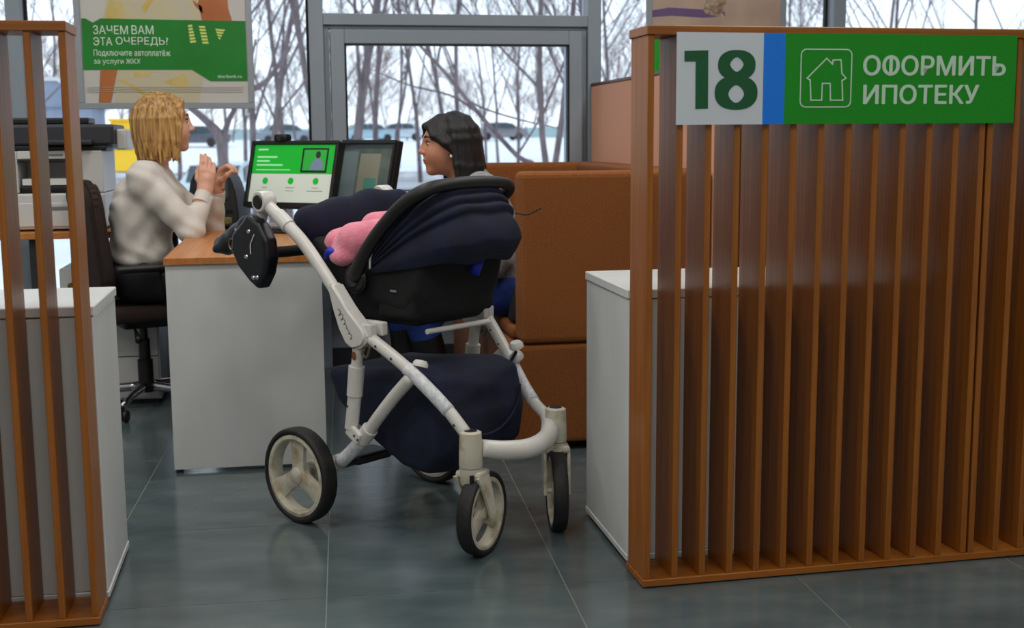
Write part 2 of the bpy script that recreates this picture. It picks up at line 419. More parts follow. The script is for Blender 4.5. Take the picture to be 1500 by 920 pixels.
def letters_mesh(s):
    """lettering; the round letters with a bar are put together from an O or a C and a bar"""
    me = text_mesh(s.replace('Ф', 'О').replace('Э', 'С'), 1, ext=.001)
    if not ('Ф' in s or 'Э' in s): return me
    fr_ = sorted((min(me.vertices[i].co.x for i in f.vertices), max(me.vertices[i].co.x for i in f.vertices)) for f in me.polygons); iv = [list(fr_[0])]
    for a, b in fr_:
        if a > iv[-1][1]+1e-4: iv.append([a, b])
        iv[-1][1] = max(iv[-1][1], b)
    h = max(v.co.y for v in me.vertices); lo_ = min(v.co.y for v in me.vertices); bm = bmesh.new(); bm.from_mesh(me)
    for k, chx in enumerate(s):
        if k >= len(iv): break
        a, b = iv[k]
        if chx == 'Ф': box(bm, (a+b)/2-.045, (a+b)/2+.045, lo_, h, -.001, .00101)
        if chx == 'Э':
            for v in bm.verts:
                if a-.001 <= v.co.x <= b+.001: v.co.x = a+b-v.co.x
            box(bm, a+.2, b-.03, .33, .42, -.001, .00101)
    bmesh.ops.recalc_face_normals(bm, faces=bm.faces); bm.to_mesh(me); bm.free(); return me
def fit_text(s, x0, x1, z0, z1, y, m, parent, name='lettering', off=0, ext=.0005, keep=False):
    """lettering scaled to fill a box on an upright plane facing -y"""
    me = letters_mesh(s)
    if off:                               # heavier weight: shifted copies of the same outlines
        bm = bmesh.new()
        for k, (dx, dy) in enumerate(((-off, 0), (off, 0), (0, off*.7), (0, -off*.7), (-off*.7, off*.5), (off*.7, off*.5), (-off*.7, -off*.5), (off*.7, -off*.5))):
            m2 = me.copy(); m2.transform(Matrix.Translation((dx, dy, k*1e-5))); bm.from_mesh(m2); bpy.data.meshes.remove(m2)
        bm.to_mesh(me); bm.free()
    xs = [v.co.x for v in me.vertices]; ys = [v.co.y for v in me.vertices]
    sx = (x1-x0)/(max(xs)-min(xs)); sy = (z1-z0)/(max(ys)-min(ys))
    if keep: sx = sy
    me.transform(Matrix.Translation((x0, y, z0)) @ UPRIGHT @ Matrix.Diagonal((sx, sy, ext/.001, 1)) @ Matrix.Translation((-min(xs), -min(ys), 0)))
    return mobj(name, me, m, parent)
fy = SY-.0066
def s_box(x0, y0, x1, y1): a = s_pt(x0, y1); b = s_pt(x1, y0); return a[0], b[0], a[1], b[1]
# figures 1 and 8 as flat heavy shapes
def flat_poly(name, polys, y, m, parent, th=.0006):
    bm = bmesh.new()
    for p in polys: prism(bm, p, -y, -y+th, UPRIGHT.copy())
    bmesh.ops.recalc_face_normals(bm, faces=bm.faces); return obj(name, bm, m, parent)
a = [s_pt(*p) for p in ((998, 75.5), (1033, 74.5), (1032.5, 159.5), (1014, 160), (1014.5, 91), (998, 91))]
flat_poly('figure_one', [a], fy, S_DK, sgn)
def ring_pts(cx, cz, rx, rz, n=40, p=2.0): return [(cx+rx*abs(math.cos(2*PI*k/n))**(2/p)*(1 if math.cos(2*PI*k/n) >= 0 else -1), cz+rz*abs(math.sin(2*PI*k/n))**(2/p)*(1 if math.sin(2*PI*k/n) >= 0 else -1)) for k in range(n)]
def ring(bm, o_, i_, y, th):
    n = len(o_)
    vv = [[bm.verts.new(UPRIGHT @ Vector((q[0], q[1], z))) for q in lst] for lst, z in ((o_, -y+th), (i_, -y+th), (o_, -y), (i_, -y))]
    for k in range(n):
        k2 = (k+1) % n
        bm.faces.new((vv[0][k], vv[0][k2], vv[1][k2], vv[1][k])); bm.faces.new((vv[0][k2], vv[0][k], vv[2][k], vv[2][k2])); bm.faces.new((vv[1][k], vv[1][k2], vv[3][k2], vv[3][k]))
bm = bmesh.new(); c1 = s_pt(1075, 96.5); c2 = s_pt(1074, 137); e1 = s_pt(1103, 74); e2 = s_pt(1105, 161)
mid = s_pt(1074, 115)[1]
ring(bm, ring_pts(c1[0], (e1[1]+mid-.005)/2, e1[0]-c1[0], (e1[1]-mid+.005)/2, p=2.3), ring_pts(c1[0], (e1[1]+mid)/2-.001, .0175, .0175, p=1.5), fy, .0006)
ring(bm, ring_pts(c2[0], (e2[1]+mid+.006)/2, e2[0]-c2[0], (mid+.006-e2[1])/2, p=2.3), ring_pts(c2[0], (e2[1]+mid)/2, .0205, .0215, p=1.6), fy, .0007)
obj('figure_eight', bm, S_DK, sgn)
fit_text('ОФОРМИТЬ', *s_box(1261, 82, 1474, 111), fy, S_TXT, sgn, off=.022)
fit_text('ИПОТЕКУ', *s_box(1261, 124, 1434, 153), fy, S_TXT, sgn, off=.022)
def stroke(bm, pts, w, y, th=.0006, closed=False):
    n = len(pts)
    for k in range(n if closed else n-1):
        a, b = Vector(pts[k]), Vector(pts[(k+1) % n]); d = (b-a).normalized()*w*.5; nrm = Vector((-d.y, d.x))
        prism(bm, [(q.x, q.y) for q in (a-d-nrm, b+d-nrm, b+d+nrm, a-d+nrm)], -y, -y+th*(1+.02*k), UPRIGHT.copy())
bm = bmesh.new(); ax0, ax1, az0, az1 = s_box(1168, 73, 1245, 157); r_ = .014; pts = []
for cx, cz, a0 in ((ax1-r_, az1-r_, 0), (ax0+r_, az1-r_, 90), (ax0+r_, az0+r_, 180), (ax1-r_, az0+r_, 270)):
    for k in range(5): q = math.radians(a0+k*22.5); pts.append((cx+r_*math.cos(q), cz+r_*math.sin(q)))
stroke(bm, pts, .0028, fy, closed=True); obj('icon_border', bm, S_TXT, sgn)
hp = [s_pt(*p) for p in ((1184, 147), (1183, 117.5), (1178.5, 115), (1207.5, 86), (1216, 94.5), (1217, 88.5), (1228.5, 88), (1230, 108), (1236, 115), (1230, 118.5), (1231, 147), (1213, 147), (1212.5, 122.5), (1201, 122.5), (1200, 147))]
bm = bmesh.new(); stroke(bm, hp, .0032, fy, closed=True); obj('house_icon', bm, S_TXT, sgn)

# ------------------------------------------------------------------ white cabinets behind the partitions
def cabinet(x0, x1, y0, y1, label, group=None):
    t = thing('low_cabinet', label, 'cabinet', (x0, y0, 0), 0, group); w = x1-x0; d = y1-y0; h = .749
    obj('cabinet_body', nb(0.004, w-.004, .004, d-.004, .03, h-.028, .002, 1), white_lam, t)
    obj('cabinet_top', nb(0, w, 0, d, h-.025, h, .0025, 1), white_lam, t)
    obj('plinth', nb(.02, w-.02, .02, d-.02, 0, .012), black_pl, t)
    obj('base_panel', nb(.001, w-.001, .001, d-.001, .012, .029, .002, 1), white_lam, t)
    return t
cabinet(.868, 1.53, 3.085, 3.55, 'low white laminate cabinet beside the orange sofa, behind the signed slat partition')
cabinet(-1.25, -.466, 3.085, 3.49, 'low white laminate cabinet near the printer table, behind the slats')

# ------------------------------------------------------------------ desk
dk = thing('office_desk', 'desk with orange wood top and plain white end panel beside the stroller', 'desk', (-.415, 4.28, 0), -.008)
topp = [(0, 0), (.54, 0), (.545, .45), (.62, .75), (.90, 1.05), (.93, 1.2), (.93, 1.72), (.0, 1.72)]
bm = npz(topp, .725, .75); bmesh.ops.bevel(bm, geom=[e for e in bm.edges], offset=.002, segments=1, affect='EDGES'); obj('desktop', bm, wood_desk, dk)
obj('end_panel', nb(.004, .527, .012, .042, .012, .7245, .001, 1), white_lam, dk)
obj('end_panel', nb(.03, .44, 1.62, 1.645, .012, .7245, .001, 1), white_lam, dk)
obj('modesty_panel', nb(.42, .445, .043, 1.619, .32, .724, .001, 1), white_lam, dk)
for x, y in ((.02, .027), (.51, .027), (.06, 1.632), (.41, 1.632)): obj('foot', nl([(.0, 0), (.013, 0), (.013, .011), (0, .011)], 12, Matrix.Translation((x, y, 0))), black_pl, dk)

obj('desk_leg', nl([(0, 0), (.03, 0), (.03, .012), (.02, .016), (.02, .7245), (0, .7245)], 18, Matrix.Translation((.84, 1.5, 0))), grey_pl, dk, smooth=.6)
# ------------------------------------------------------------------ sofa booth
sf = thing('booth_sofa', 'orange upholstered booth sofa with block arms, beside the desk', 'sofa', (.79, 4.31, 0))
obj('seat_base', nb(0, .74, .005, 1.66, .03, .398, .018, 3), orange_f, sf)
obj('arm', nb(.028, .74, 0, .13, .402, 1.022, .022, 3), orange_f, sf)
obj('arm', nb(.028, .74, 1.54, 1.67, .402, 1.022, .022, 3), orange_f, sf)
obj('backrest', nb(.60, .74, .131, 1.539, .402, 1.022, .022, 3), orange_f, sf)
obj('seat_cushion', nb(.015, .60, .134, 1.536, .40, .45, .02, 3), orange_f, sf)
for x, y in ((.06, .08), (.66, .08), (.06, 1.58), (.66, 1.58)): obj('foot', nl([(0, 0), (.022, 0), (.026, .032), (0, .032)], 14, Matrix.Translation((x, y, 0))), black_pl, sf)
hs = thing('privacy_screen', 'tall terracotta fabric privacy screen with dark top edge, behind the sofa', 'screen', (1.535, 4.31, 0))
obj('screen_panel', nb(0, .06, .0, 1.84, .0, 1.395, .004, 1), pink_f, hs)
obj('edge_trim', nb(-.003, .063, -.003, 1.843, 1.3955, 1.41, .003, 1), mat('brown edge trim', (92, 62, 52), .5), hs)

gap_screen = thing('privacy_screen', 'added dark brown screen keeping the slat gaps dark behind the signed partition', 'screen', (1.60, 4.31, 0))  # guessed screen, added so no bright window shows between the slats
obj('screen_panel', nb(0, 1.9, .0, .06, .0, 1.395, .004, 1), mat('dark brown upholstery', (70, 44, 30), .95, c2=(80, 52, 36), scale=(120, 120, 120)), gap_screen)
obj('edge_trim', nb(-.0, 1.903, -.003, .063, 1.3955, 1.41, .003, 1), mat('brown edge trim', (92, 62, 52), .5), gap_screen)
# ------------------------------------------------------------------ posters hanging at the window
def poster(name, label, x0, x1, z0, z1, y):
    t = thing(name, label, 'poster', ((x0+x1)/2, y, z0))
    w = (x1-x0)/2; h = z1-z0; bm = bmesh.new(); e = .028
    box(bm, -w, w, -.012, .012, 0, e, .002, 1); box(bm, -w, w, -.012, .012, h-e, h, .002, 1); box(bm, -w, -w+e, -.012, .012, e, h-e, .002, 1); box(bm, w-e, w, -.012, .012, e, h-e, .002, 1)
    obj('poster_frame', bm, mat('poster frame', (150, 158, 166), .45, .3), t)
    obj('print', nb(-w+e, w-e, -.004, .004, e, h-e), mat('poster paper', (196, 196, 192), .35), t)
    for sx in (-1, 1): obj('hanging_wire', nt_([(sx*w*.8, 0, h), (sx*w*.8, 0, CEIL-z0)], .0012, 6), chrome, t)
    return t
PY = 6.0
po = poster('hanging_poster', 'framed poster with a green band and white Russian text', -.922, -.130, 1.286, 2.42, PY)
ox, oz = po.location.x, po.location.z
def p_pt(px, py): p = at(px, py, y=PY-.006); return (p.x-ox, p.z-oz)
G1 = mat('poster green', (16, 132, 40), .3, c2=(10, 116, 32), scale=(3, 3, 3)); TAN = mat('poster tan', (184, 112, 58), .35, c2=(168, 96, 48), scale=(6, 6, 6)); YEL = mat('poster yellow', (196, 168, 70), .35, c2=(204, 188, 130), scale=(9, 9, 9))
DRS = mat('poster pale cloth', (190, 186, 170), .35, c2=(198, 188, 150), scale=(8, 8, 8)); PW = mat('poster white ink', (216, 232, 218), .4)
_in = lambda q: (min(max(q[0], -.366), .366), min(max(q[1], .03), 1.1))
def ppoly(name, polys, lvl, m):
    for q in polys: flat_poly(name, [[_in(p_pt(*p)) for p in q]], -.0045-.0007*lvl, m, po)
ppoly('print_dress', [[(168, 152), (172, 100), (150, 28), (158, -10), (200, -160), (300, -160), (296, 20), (300, 100), (292, 152)]], 0, DRS)
ppoly('print_yellow_patch', [[(172, 116), (176, 114), (215, 136), (212, 141)], [(196, 106), (226, 105), (215, 113), (196, 112)], [(240, 120), (270, 108), (276, 124), (268, 130)], [(160, 0), (180, 4), (184, 28), (152, 28)], [(206, 10), (222, -8), (226, -2), (212, 20)]], 1, YEL)
ppoly('print_arm', [[(147, 101), (172, 101), (163, 153), (145, 153)], [(296, 31), (290, 5), (300, -60), (330, -60), (334, 12), (340, 31)], [(282, 0), (296, 10), (297, 20), (285, 8)]], 2, TAN)
ppoly('green_band', [[(119, 27), (125, 27), (136, 33), (147, 27), (363, 31), (363.5, 118.5), (308, 118.5), (281, 102), (119, 102)]], 3, G1)
def ptext(s, x0, y0, x1, y1, off=0):
    a = p_pt(x0, y1); b = p_pt(x1, y0); fit_text(s, a[0], b[0], a[1], b[1], -.0045-.0007*4, PW, po, off=off)
ptext('ЗАЧЕМ', 136.5, 37.5, 187, 50); ptext('ВАМ', 193, 37.5, 224.5, 50); ptext('ЭТА', 137, 54.5, 164, 66.5); ptext('ОЧЕРЕДЬ?', 170, 54.5, 246, 67.5)
ptext('Подключите автоплатёж', 137.5, 73, 249.5, 83.5); ptext('за услуги ЖКХ', 138, 86, 206, 95.5); ptext('sberbank.ru', 319, 109.5, 354, 114)
STR = mat('poster yellow stripes', (206, 222, 120), .4)
ppoly('print_stripe', [[(275+i*.6, 37+i*4.6), (281+i*1.1, 36+i*4.6), (282+i*1.1, 39+i*4.6), (276+i*.6, 40+i*4.6)] for i in range(6)]+[[(291+i, 38+i*4.6), (300+i, 38+i*4.6), (301+i, 41+i*4.6), (292+i, 41+i*4.6)] for i in range(6)]+[[(315+i*1.2, 42+i*4), (330-i*2, 43.5+i*4), (328-i*2, 46+i*4), (317+i*1.2, 45+i*4)] for i in range(4)], 4, STR)
bm = bmesh.new()
for i in range(3): a = p_pt(128, 128+i*3.2); b = p_pt(356, 128+i*3.2); stroke(bm, [a, b], .0022, -.0045-.0007*4)
obj('fine_print', bm, mat('fine print grey', (160, 160, 158), .5), po)

pr = poster('hanging_poster', 'framed poster with beige photo and a violet stripe, above the slats', 1.80, 2.535, 1.43, 2.50, 6.08)
ox, oz = pr.location.x, pr.location.z; PY = 6.08
def ppoly2(name, polys, lvl, m): flat_poly(name, [[(min(max(q[0], -.339), .339), min(max(q[1], .03), 1.04)) for q in (p_pt(*p) for p in P)] for P in polys], -.0045-.0007*lvl, m, pr)
ppoly2('print_ground', [[(948, 47), (1150, 47), (1150, -200), (948, -200)]], 0, mat('poster beige', (176, 152, 138), .4, c2=(190, 168, 150), scale=(5, 5, 5)))
ppoly2('print_violet_stripe', [[(948, 15), (980, 11), (1035, 14), (1062, 17), (1062, 24), (1030, 26), (985, 23), (948, 25)]], 1, mat('poster violet', (108, 82, 128), .4))  # violet stripe printed across the beige ground
ppoly2('print_foot', [[(1030, 14), (1036, -5), (1060, -8), (1064, 6), (1058, 18), (1062, 26), (1050, 24), (1034, 20)]], 2, mat('poster brown', (128, 96, 74), .4, c2=(186, 168, 150), scale=(40, 40, 40)))
ppoly2('green_band', [[(948, 50), (1150, 50), (1150, 107.5), (948, 106.5)]], 1, mat('poster bright green', (40, 160, 45), .35))

# ------------------------------------------------------------------ monitors
SCR_G = mat('screen green', (20, 160, 45), .25, emit=.55); SCR_W = mat('screen pale', (196, 206, 196), .25, emit=.35); SCR_B = mat('screen dull', (86, 106, 104), .25, c2=(120, 132, 124), scale=(9, 9, 9), emit=0)
def monitor(p, yaw, tilt, label, w=.475, h=.30):
    t = thing('computer_monitor', label, 'monitor', (p.x, p.y, .75), yaw)
    cz = p.z-.75; M = Matrix.Translation((0, 0, cz)) @ Matrix.Rotation(-tilt, 4, 'X')
    bm = bmesh.new(); e = .016; box(bm, -w/2, w/2, .006, .04, -h/2, h/2, .006, 2, M); obj('casing', bm, black_pl, t)
    bm = bmesh.new()
    box(bm, -w/2, w/2, -.006, .006, h/2-e, h/2, .002, 1, M); box(bm, -w/2, w/2, -.006, .006, -h/2, -h/2+e*1.4, .002, 1, M); box(bm, -w/2, -w/2+e, -.006, .006, -h/2+e*1.4, h/2-e, .002, 1, M); box(bm, w/2-e, w/2, -.006, .006, -h/2+e*1.4, h/2-e, .002, 1, M)
    obj('bezel', bm, black_pl, t)
    bm = bmesh.new(); tube(bm, [(0, .075, .012), (0, .07, cz)], .022, 10, flat=.6); box(bm, -.04, .04, .03, .09, cz-.05, cz+.05, .006); obj('stand_neck', bm, black_pl, t)
    obj('stand_base', nl([(0, 0), (.115, 0), (.115, .006), (.09, .014), (0, .016)], 32, Matrix.Translation((0, .06, 0)) @ Matrix.Diagonal((1, .8, 1, 1))), black_pl, t)
    return t, M
t, M = monitor(at(426, 255, y=5.53), -.66, .27, 'black monitor showing a bright green bank page, webcam on top')
def scr(name, u0, u1, v0, v1, lvl, m, parent=None):
    bm = bmesh.new(); y = .0058-.0006*lvl; box(bm, u0, u1, y-.0004, y, v0, v1, 0, 2, M); return obj(name, bm, m, parent or t)
scr('screen_page', -.221, .221, -.127, .133, 0, SCR_W); scr('screen_banner', -.221, .221, .002, .133, 1, SCR_G)
bm = bmesh.new()
for i, (wd, vv) in enumerate(((.055, .112), (.11, .078), (.07, .060), (.145, .042), (.19, .020))):
    y = .0046; box(bm, -.20, -.20+wd, y-.0004, y, vv-(.004 if i < 4 else .002), vv+(.004 if i < 4 else .002), 0, 2, M)
obj('screen_text_lines', bm, mat('screen text', (150, 220, 160), .3, emit=.4), t)
scr('screen_tablet', .045, .185, .008, .118, 2, black_pl); scr('screen_video', .055, .176, .018, .110, 3, mat('screen video green', (40, 160, 60), .3, emit=.4))
bm = bmesh.new()
lathe(bm, [(0, 0), (.013, 0), (.013, .0008), (0, .0008)], 16, M @ Matrix.Translation((.132, .0036, .088)) @ Matrix.Rotation(PI/2, 4, 'X') @ Matrix.Diagonal((1, 1.25, 1, 1)))
obj('video_head', bm, mat('video dark', (50, 40, 38), .4), t)
bm = bmesh.new(); prism(bm, [(.092, .02), (.165, .02), (.158, .058), (.142, .072), (.122, .072), (.104, .05)], 0, .0006, M @ Matrix.Translation((0, .0034, 0)) @ UPRIGHT); obj('video_shirt', bm, mat('video blue shirt', (120, 134, 168), .4, emit=.2), t)
for u in (-.14, -.0, .135):
    bm = bmesh.new(); lathe(bm, [(0, 0), (.0155, 0), (.0155, .0006), (0, .0006)], 20, M @ Matrix.Translation((u, .0052, -.03)) @ Matrix.Rotation(PI/2, 4, 'X'))
    obj('screen_round_icon', bm, SCR_G, t)
bm = bmesh.new()
for u, ws in ((-.14, (.03, .075)), (0, (.05, .045)), (.135, (.035, .085))):
    for i, wd in enumerate(ws): box(bm, u-wd/2, u+wd/2, .0046, .005, -.060-i*.014-.0015, -.060-i*.014+.0015, 0, 2, M)
obj('screen_captions', bm, mat('caption grey', (140, 150, 142), .4, emit=.1), t)
wp = M @ Vector((-.075, 0, .158))
bm = bmesh.new(); box(bm, wp.x-.035, wp.x+.035, wp.y-.02, wp.y+.03, wp.z-.012, wp.z+.022, .012, 3)
wc = tag(obj('webcam', bm, black_pl, None, smooth=.6), 'small black webcam clipped on top of the monitor with the green page', 'webcam')
wc.location = t.location; wc.rotation_euler = t.rotation_euler
lb = bmesh.new(); lathe(lb, [(0, 0), (.011, 0), (.011, .006), (0, .006)], 16, Matrix.Translation((wp.x, wp.y-.018, wp.z+.004)) @ Matrix.Rotation(PI/2, 4, 'X')); obj('lens', lb, dark_pl, wc)
t, M = monitor(at(533, 254, y=5.55), -1.12, .2, 'black monitor with a dull grey page, turned towards the blonde worker')
scr('screen_page', -.221, .221, -.127, .133, 0, SCR_B); scr('screen_side_column', -.215, -.08, -.12, .10, 1, mat('screen grey column', (120, 138, 142), .3, emit=.06))
scr('screen_toolbar', -.221, .221, .112, .133, 1, mat('screen toolbar', (70, 84, 88), .3)); scr('screen_form', -.06, .12, -.1, .09, 1, mat('screen form', (150, 152, 132), .3, emit=.07)); scr('screen_teal_block', .0, .11, -.09, -.02, 2, mat('screen teal', (80, 150, 130), .3, emit=.08))

# keyboard
kp = at(455, 340, z=.75)
kb = thing('keyboard', 'black computer keyboard lying on the desk before the green-page monitor', 'keyboard', (kp.x-.07, 5.30, .75), -.5)
obj('key_tray', nb(-.2, .2, -.065, .065, 0, .014, .004), black_pl, kb)
kme = bpy.data.meshes.new('key'); _b = nb(-.0085, .0085, -.008, .008, .0135, .022, .002, 1); _b.to_mesh(kme); _b.free(); kme.materials.append(dark_pl)
for r in range(5):
    for c in range(19):
        o = bpy.data.objects.new('key', kme); C.objects.link(o); o.parent = kb; o.location = (-.181+c*.0201, -.045+r*.022, 0)
# papers
pp = at(372, 372, z=.752)
tag(obj('paper_sheet', nb(-.06, .13, -.035, .16, 0, .0015), mat('paper', (222, 222, 220), .8), None, loc=(pp.x, 4.36, .7502), rotz=.2), 'white paper sheet lying on the wooden desktop near its front edge', 'paper')
# document scanner with curved hood
sp = at(318, 332, z=.752)
sc = thing('document_scanner', 'dark grey desktop document scanner with arched hood, behind the clasped hands', 'scanner', (sp.x+.005, 5.72, .75), -.25)
arch = [(-.115, 0), (.115, 0), (.115, .05), (.108, .14), (.09, .21), (.06, .258), (.02, .272), (-.03, .272), (-.075, .255), (-.1, .21), (-.112, .14), (-.115, .05)]
bm = bmesh.new(); prism(bm, arch, -.10, .06, UPRIGHT.copy()); bmesh.ops.recalc_face_normals(bm, faces=bm.faces); bmesh.ops.bevel(bm, geom=bm.edges[:], offset=.008, segments=2, affect='EDGES'); obj('hood', bm, dark_pl, sc, smooth=.6)
obj('feed_recess', nb(-.075, .075, -.066, -.058, .13, .235, .01), mat('scanner panel', (70, 76, 88), .4), sc)
obj('output_tray', nb(-.1, .1, -.14, -.06, .012, .024, .004), black_pl, sc)
obj('paper_stack', nb(-.08, .085, -.13, -.062, .025, .05), mat('yellowed notes', (150, 146, 84), .7, c2=(110, 104, 60), scale=(4, 4, 160)), sc)
obj('slot', nb(-.09, .09, -.064, -.058, .07, .082), black_pl, sc)

# ------------------------------------------------------------------ printer corner
pt = thing('printer_table', 'wood topped side table on dark legs carrying the office printer', 'table', (-1.30, 5.42, 0))
obj('tabletop', nb(0, .80, 0, .60, .735, .762, .002, 1), wood_desk, pt)
for x, y in ((.25, .07), (.77, .55), (.04, .55)): obj('leg', nb(x-.025, x+.025, y-.02, y+.02, 0, .734, .003), dark_pl, pt)
mf = thing('office_printer', 'white multifunction office printer with dark scanner lid on the side table', 'printer', (-.955, 5.72, .762))
obj('printer_body', nb(-.21, .19, -.2, .2, .008, .16, .008), white_pl, mf)
bm = bmesh.new(); box(bm, -.21, -.155, -.2, .2, .161, .34, .006); box(bm, .10, .19, -.2, .2, .161, .34, .006); box(bm, -.155, .10, -.2, .2, .305, .34, .004); box(bm, -.155, .10, .0, .2, .161, .305, .004); obj('upper_frame', bm, white_pl, mf)
obj('output_well', nb(-.152, .097, -.19, -.004, .163, .195, .01), black_pl, mf)
obj('paper_in_tray', nb(-.14, .085, -.195, -.02, .196, .222), mat('paper', (222, 222, 220), .8), mf)
obj('well_roof', nb(-.154, .099, -.2, -.003, .29, .304, .003), black_pl, mf)
dr = obj('paper_drawer', nb(-.19, .17, -.206, -.2, .02, .12, .003), white_pl, mf); obj('drawer_grip', nb(-.05, .05, -.209, -.2061, .09, .105, .002), grey_pl, dr)
obj('scanner_lid', nb(-.23, .24, -.19, .2, .36, .45, .012), dark_pl, mf)
obj('scanner_bed', nb(-.215, .21, -.2, .2, .341, .36, .004), black_pl, mf)
obj('feeder_wing', nb(.241, .285, -.12, .12, .34, .43, .008), white_pl, mf)
obj('feeder_tray', nb(-.2, .12, -.05, .15, .451, .48, .008), black_pl, mf)
obj('control_panel', nb(-.05, .16, -.26, -.191, .365, .385, .006), dark_pl, mf)
obj('brand_mark', nb(-.04, .03, -.2012, -.2, .317, .325), grey_pl, mf)
dp = thing('drawer_pedestal', 'white drawer pedestal with small brass knob under the printer table', 'pedestal', (-.965, 5.50, 0))
obj('pedestal_body', nb(0, .40, .0, .45, .02, .60, .003), white_pl, dp); obj('plinth', nb(.02, .38, .02, .43, 0, .02), black_pl, dp)
for z0, z1 in ((.03, .21), (.215, .395), (.40, .59)):
    d = obj('drawer', nb(.006, .394, -.018, -.001, z0, z1, .003), white_pl, dp)
    obj('knob', nl([(0, 0), (.012, 0), (.014, .012), (.008, .02), (0, .021)], 14, axis_M((.05, -.018, z1-.06), (0, -1, 0))), mat('brass', (150, 120, 70), .35, 1), d)
ps = tag(obj('paper_stack', nb(-.12, .12, -.15, .15, 0, .05, .002), mat('paper', (222, 222, 220), .8), None, loc=(-.78, 5.68, .6005), rotz=.1), 'stack of white paper on the drawer pedestal under the printer table', 'paper')
pc = thing('computer_tower', 'pale blue-grey computer tower standing under the desk by the swivel chair', 'computer', (-.24, 5.46, 0))
obj('tower_case', nb(0, .18, 0, .34, .012, .40, .006), mat('tower blue grey', (112, 132, 150), .4), pc)
for x, y in ((.03, .04), (.15, .04), (.03, .3), (.15, .3)): obj('foot', nl([(0, 0), (.012, 0), (.012, .0118), (0, .0118)], 10, Matrix.Translation((x, y, 0))), black_pl, pc)
obj('tower_front', nb(.004, .176, -.012, -.0005, .016, .396, .004), grey_pl, pc)

# ------------------------------------------------------------------ stroller (local: x forward, y towards the far side, z up)
SA = Vector((.238, 3.835, 0)); SROT = math.atan2(-.784, .621)
SM = Matrix.Translation(SA) @ Matrix.Rotation(SROT, 4, 'Z')
frame_w = mat('white enamel tube', (214, 214, 212), .32, c2=(206, 204, 198), scale=(9, 9, 9))
dirty_w = mat('scuffed cream plastic', (200, 196, 180), .45, c2=(150, 128, 88), scale=(22, 22, 22), lo=.5, hi=.78)
film_w = mat('clear film wrap', (196, 202, 210), .25, c2=(224, 226, 230), scale=(60, 60, 30), bump=.5, bscale=(70, 70, 40))
tyre_m = mat('tyre rubber', (12, 12, 13), .62, c2=(26, 26, 26), scale=(30, 30, 30), bump=.2, bscale=(90, 90, 90))
st = thing('baby_stroller', 'white tubular stroller frame with navy basket and three-spoked wheels', 'stroller', SA, SROT)
def wheel(name, c, axis, R, W, parent):
    M = axis_M(c, axis)
    h = W/2; r1 = R*.86; r2 = R*.76
    rim = obj(name, nl([(r1, -h*.85), (r1, h*.85), (r2+.004, h*.9), (r2, h*.8), (r2-.001, 0), (r2, -h*.8), (r2+.004, -h*.9)], 48, M, close=True), dirty_w, parent, smooth=.7)
    rr = R-r1; prof = []
    for k in range(16):
        a = 2*PI*k/16; ca, sa = math.cos(a), math.sin(a)
        prof.append((r1+rr*.5+rr*.5*(abs(ca)**.6)*(1 if ca > 0 else -1), h*(abs(sa)**.6)*(1 if sa > 0 else -1)))
    obj('tire', nl(prof, 56, M, close=True), tyre_m, rim, smooth=True)
    for k in range(3):
        a = 2*PI*k/3+.55+PI/3; bm = bmesh.new(); S = M @ Matrix.Rotation(a, 4, 'Z')
        rows = []
        for q in range(7):
            t_ = q/6; x = R*.08+(r2+.001-R*.08)*t_; w = R*(.185-.03*math.sin(t_*PI)+.05*t_); z = h*(.55-.25*t_)
            rows.append([S @ Vector((x, y_*w, z_)) for y_, z_ in ((-1, -z*.5), (-1, z*.6), (-.6, z), (.6, z), (1, z*.6), (1, -z*.5))])
        g = grid_surf(bm, rows, True); bm.faces.new(g[0]); bm.faces.new(g[-1][::-1]); bmesh.ops.recalc_face_normals(bm, faces=bm.faces)
        obj('spoke', bm, dirty_w, rim, smooth=.6)
    obj('hub', nl([(0, h*.9), (R*.10, h*.9), (R*.17, h*.65), (R*.2, -h*.6), (0, -h*.7)], 24, M), dirty_w, rim, smooth=.6)
    return rim
RW = .145
wheel('rear_wheel', (0, -.285, RW), (0, -1, 0), RW, .052, st); wheel('rear_wheel', (0, .285, RW), (0, 1, 0), RW, .052, st)
casters = {-1: ((.618, -.150, .118), (.962, .272, 0), (.613, -.187)), 1: ((.640, .150, .118), (.69, .724, 0), (.606, .187))}
